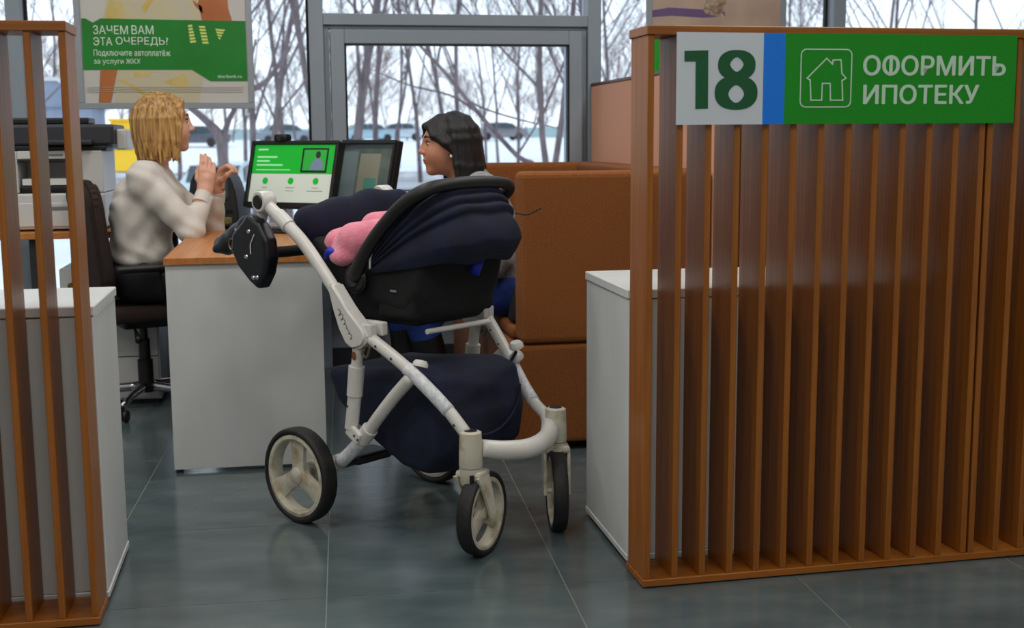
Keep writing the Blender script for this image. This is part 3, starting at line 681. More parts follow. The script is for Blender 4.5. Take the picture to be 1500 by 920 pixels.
for s, (c, ax_, top) in casters.items():
    a = Vector(ax_).normalized(); wl = wheel('front_wheel', c, a, .118, .044, st)
    obj('caster_housing', nl([(0, .255), (.031, .255), (.033, .26), (.032, .30), (.030, .352), (.022, .356), (0, .356)], 28, Matrix.Translation((*top, 0))), dirty_w, st, smooth=.6)
    obj('housing_cap', nl([(0, .3562), (.019, .3562), (.017, .359), (0, .3595)], 20, Matrix.Translation((*top, 0))), black_pl, st)
    bm = bmesh.new(); lathe(bm, [(0, .205), (.026, .205), (.031, .212), (.032, .253), (0, .253)], 28, Matrix.Translation((*top, 0)))
    d = Vector((-a.y, a.x, 0)); C0 = Vector(c)
    if d.dot(Vector((c[0]-top[0], c[1]-top[1], 0))) < 0: d = -d
    top3 = Vector((top[0], top[1], .235))
    # crown over the tyre and two fork arms down to the axle
    rows = []
    for q in range(9):
        t_ = q/8; p = top3*(1-t_)+C0*t_; p.z = .232*(1-t_)+.108*t_+.012*math.sin(t_*PI)
        w = .034*(1-t_)+.014*t_
        rows.append((p, w))
    for sg in (-1, 1):
        rr = []
        for p, w in rows:
            o_ = a*sg*.031
            rr.append([p+o_+d*w+a*sg*.0, p+o_+d*w+a*sg*.008, p+o_-d*w+a*sg*.008, p+o_-d*w])
        g = grid_surf(bm, rr, True); bm.faces.new(g[0]); bm.faces.new(g[-1][::-1])
    Mc = Matrix(((d.x, a.x, 0, top3.x), (d.y, a.y, 0, top3.y), (0, 0, 1, 0), (0, 0, 0, 1)))
    box(bm, -.034, .03, -.039, .039, .238, .258, .008, 2, Mc @ Matrix.Translation((.012, 0, -.012)))
    bmesh.ops.recalc_face_normals(bm, faces=bm.faces); obj('caster_fork', bm, dirty_w, st, smooth=.7)
    obj('swivel_lock', nb(-.006, .006, -.004, .004, .218, .24, .001, 1, M=Matrix.Translation((top[0]+.0, top[1]-.0, 0)) @ Matrix.Rotation(-SROT+.12, 4, 'Z') @ Matrix.Translation((-.006, -.031, 0))), black_pl, st)
    obj('axle_bolt', nl([(0, .034), (.008, .034), (.008, -.034), (0, -.034)], 14, axis_M(c, a)), dirty_w, st)
    obj('lock_knob', nl([(0, .0), (.014, 0), (.016, .012), (.012, .022), (0, .024)], 18, axis_M((top[0]+d.x*.035, top[1]+d.y*.035, .225), (d.x, d.y, .6))), dirty_w, st, smooth=.7)

def rivets(pts, sgn_, r=.0042):
    for p in pts: obj('tube_rivet', nl([(0, 0), (r, 0), (r*.8, .0015), (0, .002)], 10, axis_M(p, (0, sgn_, 0))), dark_pl, st)
for s in (-1, 1):
    # pushing arm from the handle joint to the folding hub
    obj('push_arm', nt_([(-.165, s*.245, .948), (-.014, s*.245, .852), (.09, s*.245, .757), (.163, s*.245, .683), (.215, s*.245, .622)], [.019, .019, .0185, .018, .018], 18, 6), frame_w, st, smooth=True)
    obj('arm_collar', nt_([(-.115, s*.245, .919), (-.065, s*.245, .886)], .0225, 18), frame_w, st, smooth=.6)
    j = obj('handle_joint', nl([(0, -.024), (.03, -.024), (.034, -.018), (.034, .018), (.03, .024), (0, .024)], 28, axis_M((-.18, s*.245, .957), (0, 1, 0))), frame_w, st, smooth=.6)
    obj('joint_cap', nl([(0, .0), (.022, 0), (.02, .004), (0, .005)], 24, axis_M((-.18, s*.2692, .957), (0, s, 0))), black_pl, j, smooth=.6)
    obj('handle_arm', nt_([(-.185, s*.24, .945), (-.215, s*.237, .875), (-.222, s*.235, .83), (-.205, s*.228, .80)], .0165, 14, 5), frame_w, st, smooth=True)
    # leaf shaped folding hub
    hp_ = [(.125, .725), (.15, .735), (.215, .665), (.275, .615), (.292, .585), (.272, .56), (.235, .548), (.20, .56), (.172, .60), (.148, .655)]
    bm = bmesh.new()
    prism(bm, [(p[0], p[1]) for p in hp_], -.023, .023, Matrix(((1, 0, 0, 0), (0, 0, 1, s*.247), (0, 1, 0, 0), (0, 0, 0, 1))))
    bmesh.ops.recalc_face_normals(bm, faces=bm.faces); bmesh.ops.bevel(bm, geom=bm.edges[:], offset=.008, segments=3, affect='EDGES'); hub = obj('folding_hub', bm, frame_w, st, smooth=.8)
    if s < 0:
        bm = bmesh.new(); P = []
        for k in range(110):
            t_ = k/109; P.append(Vector((.178+t_*.056, -.2708, .658-t_*.078))+Vector((.8, 0, .58))*(.005+.003*math.sin(t_*7))*math.sin(t_*PI*12)+Vector((-.58, 0, .8))*.004*math.cos(t_*PI*12))
        tube(bm, P, .0009, 5); obj('script_mark', bm, dark_pl, hub)
    obj('latch', nb(.262, .30, s*.247-.012, s*.247+.012, .585, .625, .003), frame_w, st); obj('latch_spring', nt_([(.262, s*.247, .556), (.256, s*.25, .535), (.27, s*.247, .53), (.285, s*.247, .565)], .005, 8, 3), mat('worn steel', (120, 112, 100), .35, .9), st, smooth=True)
    # front tube with film wrap, bends into the front bar
    ft = [(.288, s*.245, .583), (.36, s*.238, .545), (.43, s*.226, .50), (.49, s*.213, .452), (.545, s*.20, .403), (.60, s*.19, .345)] if s < 0 else [(.288, s*.245, .583), (.34, s*.24, .525), (.39, s*.233, .468), (.45, s*.222, .40), (.50, s*.212, .355), (.56, s*.197, .325)]
    obj('front_tube', nt_(ft, .0175, 18, 6), frame_w, st, smooth=True)
    q = ft[2:5]; obj('film_wrap', nt_([Vector(ft[2])*.75+Vector(ft[1])*.25]+[Vector(p) for p in ft[2:5]], .0193, 18, 6), film_w, st, smooth=True)
    if s < 0: rivets([(.32, -.2605, .567), (.375, -.2535, .537), (.425, -.244, .502), (.575, -.2125, .37)], -1)
    else: rivets([(.315, .2265, .553), (.35, .222, .513), (.47, .203, .38)], -1)
    # rear leg: upright with thick sleeve, diagonal with clamp and wrap
    obj('upright', nt_([(.235, s*.245, .575), (.216, s*.245, .46)], .0165, 16), frame_w, st, smooth=.6)
    obj('upright_sleeve', nt_([(.222, s*.245, .497), (.21, s*.245, .41)], .0235, 20), frame_w, st, smooth=.6)
    obj('upright_lower', nt_([(.212, s*.245, .42), (.196, s*.245, .33), (.192, s*.245, .31)], .020, 18), frame_w, st, smooth=.6)
    obj('rear_diagonal', nt_([(.43, s*.226, .49), (.36, s*.228, .425), (.29, s*.23, .352), (.23, s*.23, .285), (.13, s*.228, .20), (.05, s*.226, .155)], .0185, 18, 5), frame_w, st, smooth=True)
    obj('film_wrap', nt_([(.215, s*.23, .272), (.17, s*.229, .232), (.12, s*.228, .193)], .0202, 18, 4), film_w, st, smooth=True)
    obj('clamp', nt_([(.256, s*.23, .315), (.222, s*.23, .278)], .0245, 20), frame_w, st, smooth=.6)
    bm = bmesh.new(); box(bm, .185, .245, s*.253-.008, s*.253+.008, .285, .325, .006, 2, Matrix.Translation((.2, 0, .305)) @ Matrix.Rotation(.55, 4, 'Y') @ Matrix.Translation((-.2, 0, -.305))); obj('clamp_plate', bm, frame_w, st)
    rivets([(.19, s*.262, .312), (.222, s*.262, .295), (.236, s*.262, .285), (.2, s*.266, .38), (.23, s*.2625, .555)], s)
    obj('pivot_knob', nl([(0, 0), (.022, 0), (.022, .01), (.016, .018), (0, .02)], 22, axis_M((.44, s*.205, .515), (0, s*-.3, .9))), frame_w, st, smooth=.7)
    if s < 0: obj('rust_spot', nl([(0, 0), (.009, 0), (.008, .0015), (0, .002)], 14, axis_M((.229, -.261, .53), (0, -1, 0)) @ Matrix.Diagonal((1, 1.5, 1, 1))), mat('rust', (132, 82, 34), .8, c2=(96, 60, 26), scale=(90, 90, 90)), st)
    obj('wheel_bracket', nb(-.03, .07, s*.224-.014, s*.224+.014, .115, .175, .01, 3), dirty_w, st, smooth=.8)
    obj('axle_stub', nl([(0, 0), (.011, 0), (.011, .075), (0, .075)], 14, axis_M((0, s*.21, RW), (0, s, 0))), chrome, st)
    obj('brake_drum', nl([(0, 0), (.022, 0), (.022, .024), (0, .024)], 18, axis_M((.085, s*.195, .185), (0, s, 0))), dirty_w, st, smooth=.6)
obj('rear_axle', nt_([(.055, -.21, .165), (.055, .21, .165)], .016, 14), dark_pl, st, smooth=.6)
obj('brake_pedal', nb(.03, .12, -.16, -.02, .165, .195, .008), black_pl, st)
obj('front_bar', nt_([(.56, .2, .325), (.60, .165, .305), (.645, .10, .288), (.672, 0, .283), (.66, -.09, .29), (.628, -.16, .305)], [.019, .024, .027, .0275, .027, .024], 20, 6), frame_w, st, smooth=True)
obj('crossbar_foam', nt_([(-.197, -.228, .798), (-.197, .228, .798)], .0175, 16), blackf, st, smooth=.6)
obj('strut_clip', nb(.335, .375, .225, .252, .455, .50, .004, M=Matrix.Translation((.355, 0, .48)) @ Matrix.Rotation(.9, 4, 'Y') @ Matrix.Translation((-.355, 0, -.48))), frame_w, st)
for s in (-1, 1): obj('seat_adapter', nb(.22, .31, s*.213-.012, s*.213+.012, .59, .63, .005), frame_w, st)
obj('adapter_rail', nt_([(.395, -.13, .60), (.395, .13, .60)], .008, 12), frame_w, st)
# basket: deep fabric bag between the tubes
bk = [(.03, .44), (.06, .38), (.12, .33), (.22, .275), (.33, .225), (.42, .22), (.465, .27), (.48, .36), (.455, .46), (.40, .475), (.2, .45)]
soft('basket', [pol([(p[0], p[1]) for p in bk], .155, .022, k=.03), ell((.40, -.08, .29), (.10, .10, .09), .05), ell((.30, 0, .44), (.2, .15, .04), .05)], .0075, navy, st, world=False, smooth_it=2)
bm = bmesh.new(); P = []
for k in range(41):
    t_ = k/40; a = PI*(1.0+t_); P.append((.503+.004*math.sin(t_*PI), .145*math.cos(a)*-1*1, .42+.125*math.sin(a)))
tube(bm, P, .004, 8); obj('basket_piping', bm, navy, st, smooth=True)
for s in (-1, 1): obj('basket_strap', nt_([(.44, s*.15, .45), (.43, s*.215, .50)], .008, 8, flat=.3), navy, st)

# ------------------------------------------------------------------ infant car seat on the frame
def S_(p): return tuple(SM @ Vector(p))
def lobj(name, bm, m, parent, smooth=None): bm.transform(SM); return obj(name, bm, m, parent, smooth, world=True)
def lsoft(name, prims, vox, m, parent, smooth_it=1):
    me = field_mesh(prims, vox)
    if smooth_it:
        bm = bmesh.new(); bm.from_mesh(me)
        for _ in range(smooth_it): bmesh.ops.smooth_vert(bm, verts=bm.verts, factor=.5, use_axis_x=True, use_axis_y=True, use_axis_z=True)
        bm.to_mesh(me); bm.free()
    me.transform(frame_of(parent).inverted() @ SM if parent else SM); return mobj(name, me, m, parent, smooth=True)
cs = thing('infant_car_seat', 'navy and black infant car seat with folded hood, clipped onto the stroller', 'car seat', SM @ Vector((.22, 0, .61)), SROT)
low = [(-.01, .77), (.0, .72), (.04, .66), (.10, .63), (.345, .63), (.375, .66), (.38, .80), (.30, .80), (.2, .77), (.1, .775)]
upp = [(-.045, .83), (-.035, .765), (.01, .73), (.18, .70), (.34, .68), (.38, .72), (.40, .79), (.38, .82), (.32, .80), (.22, .77), (.1, .785), (.02, .80)]
lsoft('shell', [pol(low, .125, .02, k=.04), pol(upp, .150, .022, k=.05),
                ell((.17, 0, .86), (.25, .145, .115), .03, cut=True)], .007, blackf, cs, 2)
lsoft('side_pocket', [pol([(.24, .64), (.37, .645), (.38, .72), (.36, .75), (.26, .74)], .158, .012, k=.02)], .008, blackf, cs, 1)
for s in (-1, 1):
    d = lobj('handle_pivot', nl([(0, 0), (.042, 0), (.044, .008), (.038, .018), (0, .02)], 30, axis_M((.172, s*.188, .742), (0, s, 0))), black_pl, cs, smooth=.7)
    lobj('pivot_button', nl([(0, 0), (.024, 0), (.022, .004), (0, .005)], 24, axis_M((.172, s*.2085, .742), (0, s, 0))), dark_pl, d)
    lobj('blue_lever', nt_([(.035, s*.19, .795), (.06, s*.194, .815), (.10, s*.19, .808)], [.008, .013, .009], 12, 4), mat('blue plastic', (32, 48, 190), .4), cs, smooth=True)
lobj('carry_handle', nt_([(.172, -.203, .745), (.235, -.208, .83), (.31, -.208, .905), (.385, -.203, .965), (.437, -.18, 1.0), (.456, -.12, 1.015), (.462, 0, 1.02), (.456, .12, 1.015), (.437, .18, 1.0), (.385, .203, .965), (.31, .208, .905), (.235, .208, .83), (.172, .203, .745)],
     [.026, .021, .02, .02, .02, .019, .019, .019, .02, .02, .02, .021, .026], 16, 5, flat=.8), mat('handle rubber', (10, 11, 14), .5), cs, smooth=True)
# hood: fabric arches swept about the pivot, gathered in folds
def hood_rows(theta0, theta1, n):
    rows = []
    for i in range(n+1):
        t_ = i/n; th = math.radians(theta0+(theta1-theta0)*t_)
        fold = .017*abs(math.sin(4*PI*min(t_/.5, 1)))**.8*(1-.3*t_) if t_ < .5 else .012*math.sin((t_-.5)*2*PI)
        R = .35+.022*math.sin(PI*t_*.9)-.03*max(0, t_-.8)/.2+fold; hw = .188+fold*.7; row = []
        for j in range(33):
            a = PI*j/32; ca, sa = math.cos(a), math.sin(a)
            v = -hw*(abs(ca)**.62)*(1 if ca > 0 else -1); rr = .05+(R-.05)*(abs(sa)**.55)
            row.append(Vector((.19+rr*math.cos(th), v, .755+rr*math.sin(th)+.006*math.sin(v*40+th*9)*t_*abs(sa))))
        rows.append(row)
    return rows
bm = bmesh.new()
grid_surf(bm, hood_rows(50, 8, 72))
bmesh.ops.recalc_face_normals(bm, faces=bm.faces); bmesh.ops.solidify(bm, geom=bm.faces[:], thickness=.006)
lobj('hood', bm, navy, cs, smooth=True)
lobj('hood_piping', nt_([(.252, -.2, .83), (.24, -.2, .805), (.236, -.198, .775)], .0032, 8, 4), white_pl, cs, smooth=True)
lobj('blue_release', nt_([(.455, .03, .80), (.44, .02, .755)], [.014, .016], 12, flat=.5), mat('blue plastic', (32, 48, 190), .4), cs, smooth=True)
lobj('side_label', nb(.30, .325, -.1815, -.1795, .712, .718), grey_pl, cs)
lsoft('seat_liner', [pol([(-.03, .82), (.02, .79), (.12, .77), (.25, .74), (.40, .86), (.38, .89), (.22, .79), (.10, .81), (.0, .84)], .135, .015, k=.02)], .008, navy, cs, 1)
lobj('hood_cord', nt_([(.53, .1, .93), (.56, .12, .925), (.6, .13, .945)], .002, 6, 3), black_pl, cs)
# padded foot cover hanging across the foot end
lsoft('foot_cover', chain([(-.08, -.17, .90), (-.075, -.05, .905), (-.07, .08, .925), (-.06, .20, .935)], [.04, .05, .052, .048], .03, (.62, 1, 1))+chain([(-.075, -.14, .87), (-.06, .0, .86), (-.05, .18, .88)], [.045, .055, .05], .03, (.45, 1, 1)), .007, navy, cs, 2)
# pink blanket
bl = soft('pink_blanket', [p for q in (chain([S_((.015, -.12, .832)), S_((.06, .0, .855)), S_((.03, .10, .865))], [.045, .05, .04], .02), chain([S_((.075, -.15, .815)), S_((.11, -.14, .845)), S_((.16, -.10, .86))], [.04, .052, .05], .015), chain([S_((.09, -.04, .88)), S_((.18, .02, .885)), S_((.2, .1, .87))], [.045, .05, .04], .012)) for p in q]+[ell(S_((.09, -.158, .80)), (.05, .05, .03), .02)], .006, mat('pink fleece', (226, 128, 152), .95, c2=(236, 146, 166), scale=(40, 40, 40), bump=.3, bscale=(120, 120, 120), sheen=.4), None, smooth_it=1)
tag(bl, 'crumpled pink fleece blanket tucked inside the infant car seat', 'blanket')
# hand muff hanging on the near end of the handle
mu = thing('hand_muff', 'dark navy hand muff with silver snaps hanging on the stroller handle', 'muff', SM @ Vector((-.2, -.24, .70)), SROT)
leaf = [(-.255, .872), (-.215, .905), (-.175, .885), (-.142, .84), (-.136, .79), (-.15, .745), (-.178, .708), (-.21, .725), (-.262, .765), (-.292, .81), (-.285, .85)]
lsoft('front_flap', [pol(leaf, .012, .014, yc=-.262, k=.01)], .005, navy_gloss, mu, 2)
lsoft('back_flap', chain([(-.235, -.235, .895), (-.30, -.225, .872), (-.36, -.215, .84), (-.42, -.212, .815), (-.475, -.21, .808)], [.02, .03, .036, .03, .018], .02, (1, .6, 1))+[cap((-.44, -.215, .80), (-.47, -.22, .795), .016, .014, .01), cap((-.44, -.2, .822), (-.478, -.2, .822), .014, .013, .008)], .006, navy_gloss, mu, 1)
for p in ((-.205, .868), (-.222, .79), (-.19, .728), (-.172, .73)): lobj('snap', nl([(0, 0), (.0075, 0), (.006, .003), (0, .004)], 14, axis_M((p[0], -.2885, p[1]), (0, -1, 0))), chrome, mu, smooth=.7)
for p in ((-.33, -.243, .865), (-.345, -.24, .845)): lobj('snap', nl([(0, 0), (.006, 0), (.005, .003), (0, .004)], 12, axis_M(p, (0, -1, .2))), chrome, mu, smooth=.7)
lobj('brass_ring', nt_([(-.355+.014*math.cos(k*PI/8), -.243, .818+.018*math.sin(k*PI/8)) for k in range(17)], .003, 6), mat('brass', (150, 120, 70), .35, 1), mu)
lobj('drawcord', nt_([(-.178, -.289, .86), (-.186, -.29, .845), (-.196, -.29, .83), (-.197, -.29, .80)], .002, 6, 3), white_pl, mu)

# ------------------------------------------------------------------ people
skin_a = mat('fair skin', (222, 172, 148), .5, c2=(214, 160, 134), scale=(9, 9, 9)); skin_b = mat('warm skin', (206, 146, 116), .5, c2=(196, 134, 104), scale=(9, 9, 9))
blond = mat('blonde hair', (206, 164, 100), .45, c2=(136, 92, 46), scale=(95, 95, 5), bump=.5, bscale=(190, 190, 8), lo=.38, hi=.64); dark_hair = mat('black hair', (12, 11, 13), .55, c2=(20, 17, 18), scale=(60, 60, 6), bump=.3, bscale=(150, 150, 8))
lip_m = mat('lips', (176, 92, 84), .4); eye_m = mat('eye dark', (38, 28, 24), .3); eyew = mat('eye white', (220, 214, 208), .3)
def Yr(a): return np.array(((math.cos(a), -math.sin(a), 0), (math.sin(a), math.cos(a), 0), (0, 0, 1)))
def Pr(a): return np.array(((math.cos(a), 0, math.sin(a)), (0, 1, 0), (-math.sin(a), 0, math.cos(a))))   # + = nod down
class Head:
    def __init__(s, c, yaw, pitch=0, k=1.0): s.c = np.array(c); s.R = Yr(yaw) @ Pr(pitch); s.k = k
    def p(s, x, y, z): return tuple(s.c+s.R @ (np.array((x, y, z))*s.k))
    def ell(s, c, r, k=.02, cut=False): return ell(s.p(*c), tuple(np.array(r)*s.k), k, s.R.T, cut)
    def cap(s, a, b, ra, rb=None, k=.012): return cap(s.p(*a), s.p(*b), ra*s.k, (ra if rb is None else rb)*s.k, k)
    def skin(s):
        q = [s.ell((-.014, 0, .024), (.094, .074, .083)), s.ell((.03, 0, -.005), (.062, .062, .088), .03), s.ell((.030, 0, -.062), (.054, .05, .046), .03),
             s.ell((.067, 0, -.094), (.018, .021, .017), .022), s.cap((.088, 0, .022), (.104, 0, -.014), .007, .009, .014), s.ell((.107, 0, -.019), (.0105, .011, .009), .008)]
        for y in (-1, 1):
            q += [s.ell((.098, y*.011, -.023), (.009, .007, .007), .006), s.ell((.052, y*.036, -.03), (.032, .026, .03), .03), s.cap((.084, y*.012, .03), (.074, y*.045, .03), .008, .007, .014),
                  s.ell((.092, y*.031, .012), (.014, .017, .011), .012, cut=True), s.ell((.0735, y*.031, .012), (.0125, .014, .011), .006), s.ell((-.004, y*.074, -.008), (.02, .009, .031), .008), s.ell((.002, y*.081, -.004), (.009, .006, .015), .006, cut=True)]
        q += [s.ell((.0885, 0, -.0505), (.0095, .021, .0055), .006), s.ell((.0865, 0, -.0615), (.0095, .018, .006), .006)]
        return q
    def details(s, parent, brow, vox=.0022):
        for y in (-1, 1):
            soft('eye', [s.ell((.0765, y*.031, .012), (.0115, .0125, .0085), .002)], vox, eyew, parent)
            soft('iris', [s.ell((.0855, y*.031, .0115), (.0035, .0062, .0068), .002)], .0016, eye_m, parent)
            soft('lashes', chain([s.p(.0855, y*.018, .018), s.p(.0885, y*.03, .0215), s.p(.0815, y*.044, .0175)], [.0016, .0024, .0022], .002), .0016, eye_m, parent)
            soft('eyebrow', chain([s.p(.0935, y*.014, .036), s.p(.0905, y*.03, .041), s.p(.0795, y*.048, .036)], [.0026, .0034, .0018], .003), .002, brow, parent)
        soft('lips', [s.ell((.0905, 0, -.0515), (.0085, .0205, .0045), .003), s.ell((.0885, 0, -.0605), (.0085, .0175, .005), .003)], .002, lip_m, parent)

def hand(w, d, n, side, curls, palm=.085, spread=.0175, thumb=(.5, .4), sc=1.0, thumb_in=.2, thumb_l=.7):
    """wrist point, direction to the knuckles, back-of-hand normal, thumb side sign; five separate fingers"""
    w = Vector(w); d = Vector(d).normalized(); n = Vector(n); n = (n-d*n.dot(d)).normalized(); l = d.cross(n)*side
    q = []; L = (.078, .086, .080, .062); off = (1.5, .5, -.5, -1.5)
    for i in range(4):
        base = w+l*off[i]*.012*sc; kn = w+d*(palm*(1-.03*abs(off[i]-.5)))*sc+l*off[i]*spread*sc
        q.append(cap(base, kn, .0135*sc, .0105*sc, .014)); p = kn; dd = d.copy(); nn = n.copy()
        for j, fr in enumerate((.46, .30, .24)):
            a = curls[i] if isinstance(curls[i], (int, float)) else curls[i][j]
            R = Matrix.Rotation(a, 3, dd.cross(nn)*-1); dd = R @ dd; nn = R @ nn
            e = p+dd*L[i]*fr*sc; q.append(cap(p, e, (.0095-.0009*j)*sc, (.0088-.0009*j)*sc, .004)); p = e
    b = w+d*.022*sc+l*.016*sc-n*.006; p = b; dd = (d*.8+l*thumb_l-n*thumb_in).normalized()
    for j, ln in enumerate((.042, .034, .028)):
        e = p+dd*ln*sc; q.append(cap(p, e, (.0135-.0018*j)*sc, (.0115-.0018*j)*sc, .008)); p = e
        dd = (dd+d*thumb[0]*.6-n*thumb[1]*.5-l*.25).normalized()
    q.append(cap(w-d*.01, w+d*.05*sc, .018*sc, .02*sc, .015, s=(1, 1, 1)))
    return q

# ---------------- bank worker
J = lambda x, y, Y: tuple(at(x, y, y=Y))
bw = thing('person', 'blonde person in white blouse seated at the desk with clasped hands raised', 'person', (at(205, 400, y=5.38).x, 5.38, 0))
HB = Head(J(243, 183, 5.38), .06, -.03, 1.0)
shN, shF = J(212, 264, 5.215), J(228, 262, 5.545); elN, elF = J(280, 338, 5.17), J(312, 334, 5.50); wrN, wrF = J(300, 280, 5.27), J(319, 276, 5.42)
neck0, neck1 = HB.p(-.028, 0, -.075), J(222, 252, 5.38)
hip = J(205, 405, 5.38); hN, hF = J(212, 412, 5.29), J(212, 412, 5.47); kN, kF = Vector((-.16, 5.26, .50)), Vector((-.14, 5.5, .50))
aN, aF = Vector((-.13, 5.24, .09)), Vector((-.12, 5.5, .09))
hands = hand(wrN, (.16, .1, 1), (.25, -1, 0), -1, ((.2, .45, .3), (.25, .5, .3), (.3, .55, .3), (.35, .6, .4)), sc=1.0, thumb=(.9, .8), thumb_in=.8, thumb_l=.35)
hands += hand(wrF, (.30, -.15, 1), (-.85, .35, .35), 1, ((.7, 1.0, .6), (.75, 1.0, .6), (.8, 1.0, .6), (.85, 1.0, .6)), sc=1.0, thumb=(.8, .6), thumb_in=.6)
body = HB.skin()+chain([neck0, neck1], [.05, .056], .03)+hands+chain([shN, elN, wrN], [.04, .034, .024], .02)+chain([shF, elF, wrF], [.04, .034, .024], .02)
body += [cap(shN, shF, .05, .05, .03), cap(J(222, 270, 5.38), J(208, 370, 5.38), .09, .085, .04, (1, 1.25, 1)), ell(hip, (.11, .16, .1), .04)]
body += chain([hN, kN, aN], [.07, .05, .035], .03)+chain([hF, kF, aF], [.07, .05, .035], .03)
soft('body', body, .0042, skin_a, bw, smooth_it=1); HB.details(bw, mat('brown brow', (120, 86, 56), .7))
blouse_m = mat('white blouse cloth', (206, 200, 194), .75, c2=(214, 209, 203), scale=(12, 12, 12), sheen=.1)
def wrinkles(amp, fr, seed=0):
    def f(G, ax):
        X, Y, Z = np.meshgrid(*ax, indexing='ij', sparse=True)
        return G+amp*(np.sin(fr*(X*.8+Z*1.1)+2.1*np.sin(fr*.35*(Y+Z)+seed))*.5+np.sin(fr*.6*(Z*1.4-X)+1.7*np.sin(fr*.3*(X+Y*.7)+seed*2))*.5)
    return f
bp = chain([shN, elN], [.062, .051], .03)+chain([elN, J(299, 292, 5.26)], [.049, .034], .025)+chain([shF, elF], [.06, .05], .03)+chain([elF, J(317, 291, 5.425)], [.047, .033], .025)
bp += [cap(J(212, 258, 5.24), J(226, 257, 5.52), .06, .06, .05), ell(J(221, 290, 5.38), (.115, .17, .13), .06), ell(J(228, 300, 5.38), (.125, .145, .10), .06),
       cap(J(209, 330, 5.38), J(205, 372, 5.38), .098, .108, .05, (1.08, 1.5, 1)), ell(J(188, 320, 5.38), (.07, .15, .16), .05), ell(J(224, 368, 5.38), (.09, .15, .06), .05)]
bp += [ell(J(203, 394, 5.38), (.26, .3, .035), .01, cut=True), cap(J(246, 232, 5.38), J(262, 268, 5.38), .030, .012, .015, cut=True)]
soft('blouse', bp, .006, blouse_m, bw, post=wrinkles(.0048, 58), smooth_it=1)
for nm, w, e in (('cuff', wrN, elN), ('cuff', wrF, elF)):
    w, e = Vector(w), Vector(e); d = (e-w).normalized(); obj(nm, nt_([w+d*.012, w+d*.06], [.0335, .0365], 20), blouse_m, bw, smooth=.7, world=True)
w, e = Vector(wrF), Vector(elF); d = (w-e).normalized(); obj('bracelet', nt_([w-d*.004, w+d*.008], .028, 20), black_pl, bw, smooth=.7, world=True)
trs = [ell(hip, (.13, .18, .115), .04)]+chain([hN, kN, aN], [.088, .068, .05], .04)+chain([hF, kF, aF], [.088, .068, .05], .04)
soft('trousers', trs, .009, mat('black trousers', (16, 16, 20), .8, c2=(22, 22, 27), scale=(20, 20, 20)), bw)
for a in (aN, aF): soft('shoe', [cap(a+Vector((.0, 0, -.045)), a+Vector((.14, 0, -.062)), .04, .026, .02), cap(a+Vector((-.02, 0, -.03)), a+Vector((0, 0, -.03)), .034, .036, .02)], .008, black_pl, bw)
def hair_locks(H, n, a0, a1, drop, rad=.016, flare=.0, seed=1, out=.012, k=.006, jit=.005):
    rnd = random.Random(seed); q = []
    for i in range(n):
        a = a0+(a1-a0)*i/(n-1)+rnd.uniform(-.03, .03); ca, sa = math.cos(a), math.sin(a)
        def sk(t, ex): return (-.014+(.094+out+ex)*ca*math.sin(t), (.074+out+ex)*sa*math.sin(t), .024+(.083+out+ex)*math.cos(t))
        dz = drop(a) if callable(drop) else drop; ex = rnd.uniform(-jit, jit); rad_ = rad*rnd.uniform(.8, 1.2)
        pts = [H.p(*sk(.25, ex)), H.p(*sk(.7, ex)), H.p(*sk(1.15, ex)), H.p(*sk(1.55, ex+.002))]
        b = sk(1.55, ex+.002); e = (b[0]*(1+flare*2), b[1]*(1+flare*2), dz+rnd.uniform(-.02, .014)); m_ = tuple((b[j]+e[j])/2 for j in range(3))
        pts += [H.p(*m_), H.p(*e)]
        q += chain(pts, [rad_*.9, rad_, rad_*1.05, rad_*1.05, rad_*.9, rad_*.35], k)
    return q
hb = hair_locks(HB, 40, 1.05, 2*PI-1.05, lambda a: -.14-.012*math.cos(a), rad=.0115, flare=-.02, seed=4, out=.018, k=.003, jit=.006)
hb += hair_locks(HB, 26, 1.2, 2*PI-1.2, -.128, rad=.017, flare=-.03, seed=7, out=.004)
hb += [HB.ell((-.02, 0, .04), (.100, .083, .082), .02), HB.ell((-.055, 0, -.03), (.07, .088, .09), .03)]
for s in (-1, 1): hb += chain([HB.p(.02, s*.008, .118), HB.p(.064, s*.03, .092), HB.p(.066, s*.06, .045), HB.p(.05, s*.078, -.01), HB.p(.04, s*.082, -.07), HB.p(.036, s*.07, -.135)], [.014, .015, .015, .016, .016, .009], .012)
soft('hair', hb, .0042, blond, bw)

# swivel chair
ch = thing('swivel_chair', 'dark brown swivel office chair with black armrests, holding the blonde worker', 'chair', (-.62, 5.42, 0), .36)
brn = mat('brown chair fabric', (38, 25, 22), .9, c2=(48, 32, 28), scale=(60, 60, 60), bump=.1, bscale=(300, 300, 300))
def rrect(w, h, r, n=6):
    o = []
    for cx, cy, a0 in ((w-r, h-r, 0), (-w+r, h-r, 90), (-w+r, -h+r, 180), (w-r, -h+r, 270)):
        for k in range(n+1): a = math.radians(a0+90*k/n); o.append((cx+r*math.cos(a), cy+r*math.sin(a)))
    return o
bm = bmesh.new(); prism(bm, rrect(.225, .25, .11), -.03, .03, Matrix.Translation((-.20, 0, .735)) @ Matrix.Rotation(-.10, 4, 'Y') @ Matrix(((0, 0, 1, 0), (1, 0, 0, 0), (0, 1, 0, 0), (0, 0, 0, 1))))
bmesh.ops.recalc_face_normals(bm, faces=bm.faces); bmesh.ops.bevel(bm, geom=bm.edges[:], offset=.018, segments=3, affect='EDGES'); obj('backrest', bm, brn, ch, smooth=.8)
obj('seat', nb(-.2, .24, -.23, .23, .40, .465, .025, 3), brn, ch, smooth=.8)
obj('back_bracket', nt_([(-.1, 0, .39), (-.24, 0, .42), (-.265, 0, .6), (-.25, 0, .72)], .018, 12, 5), black_pl, ch, smooth=True)
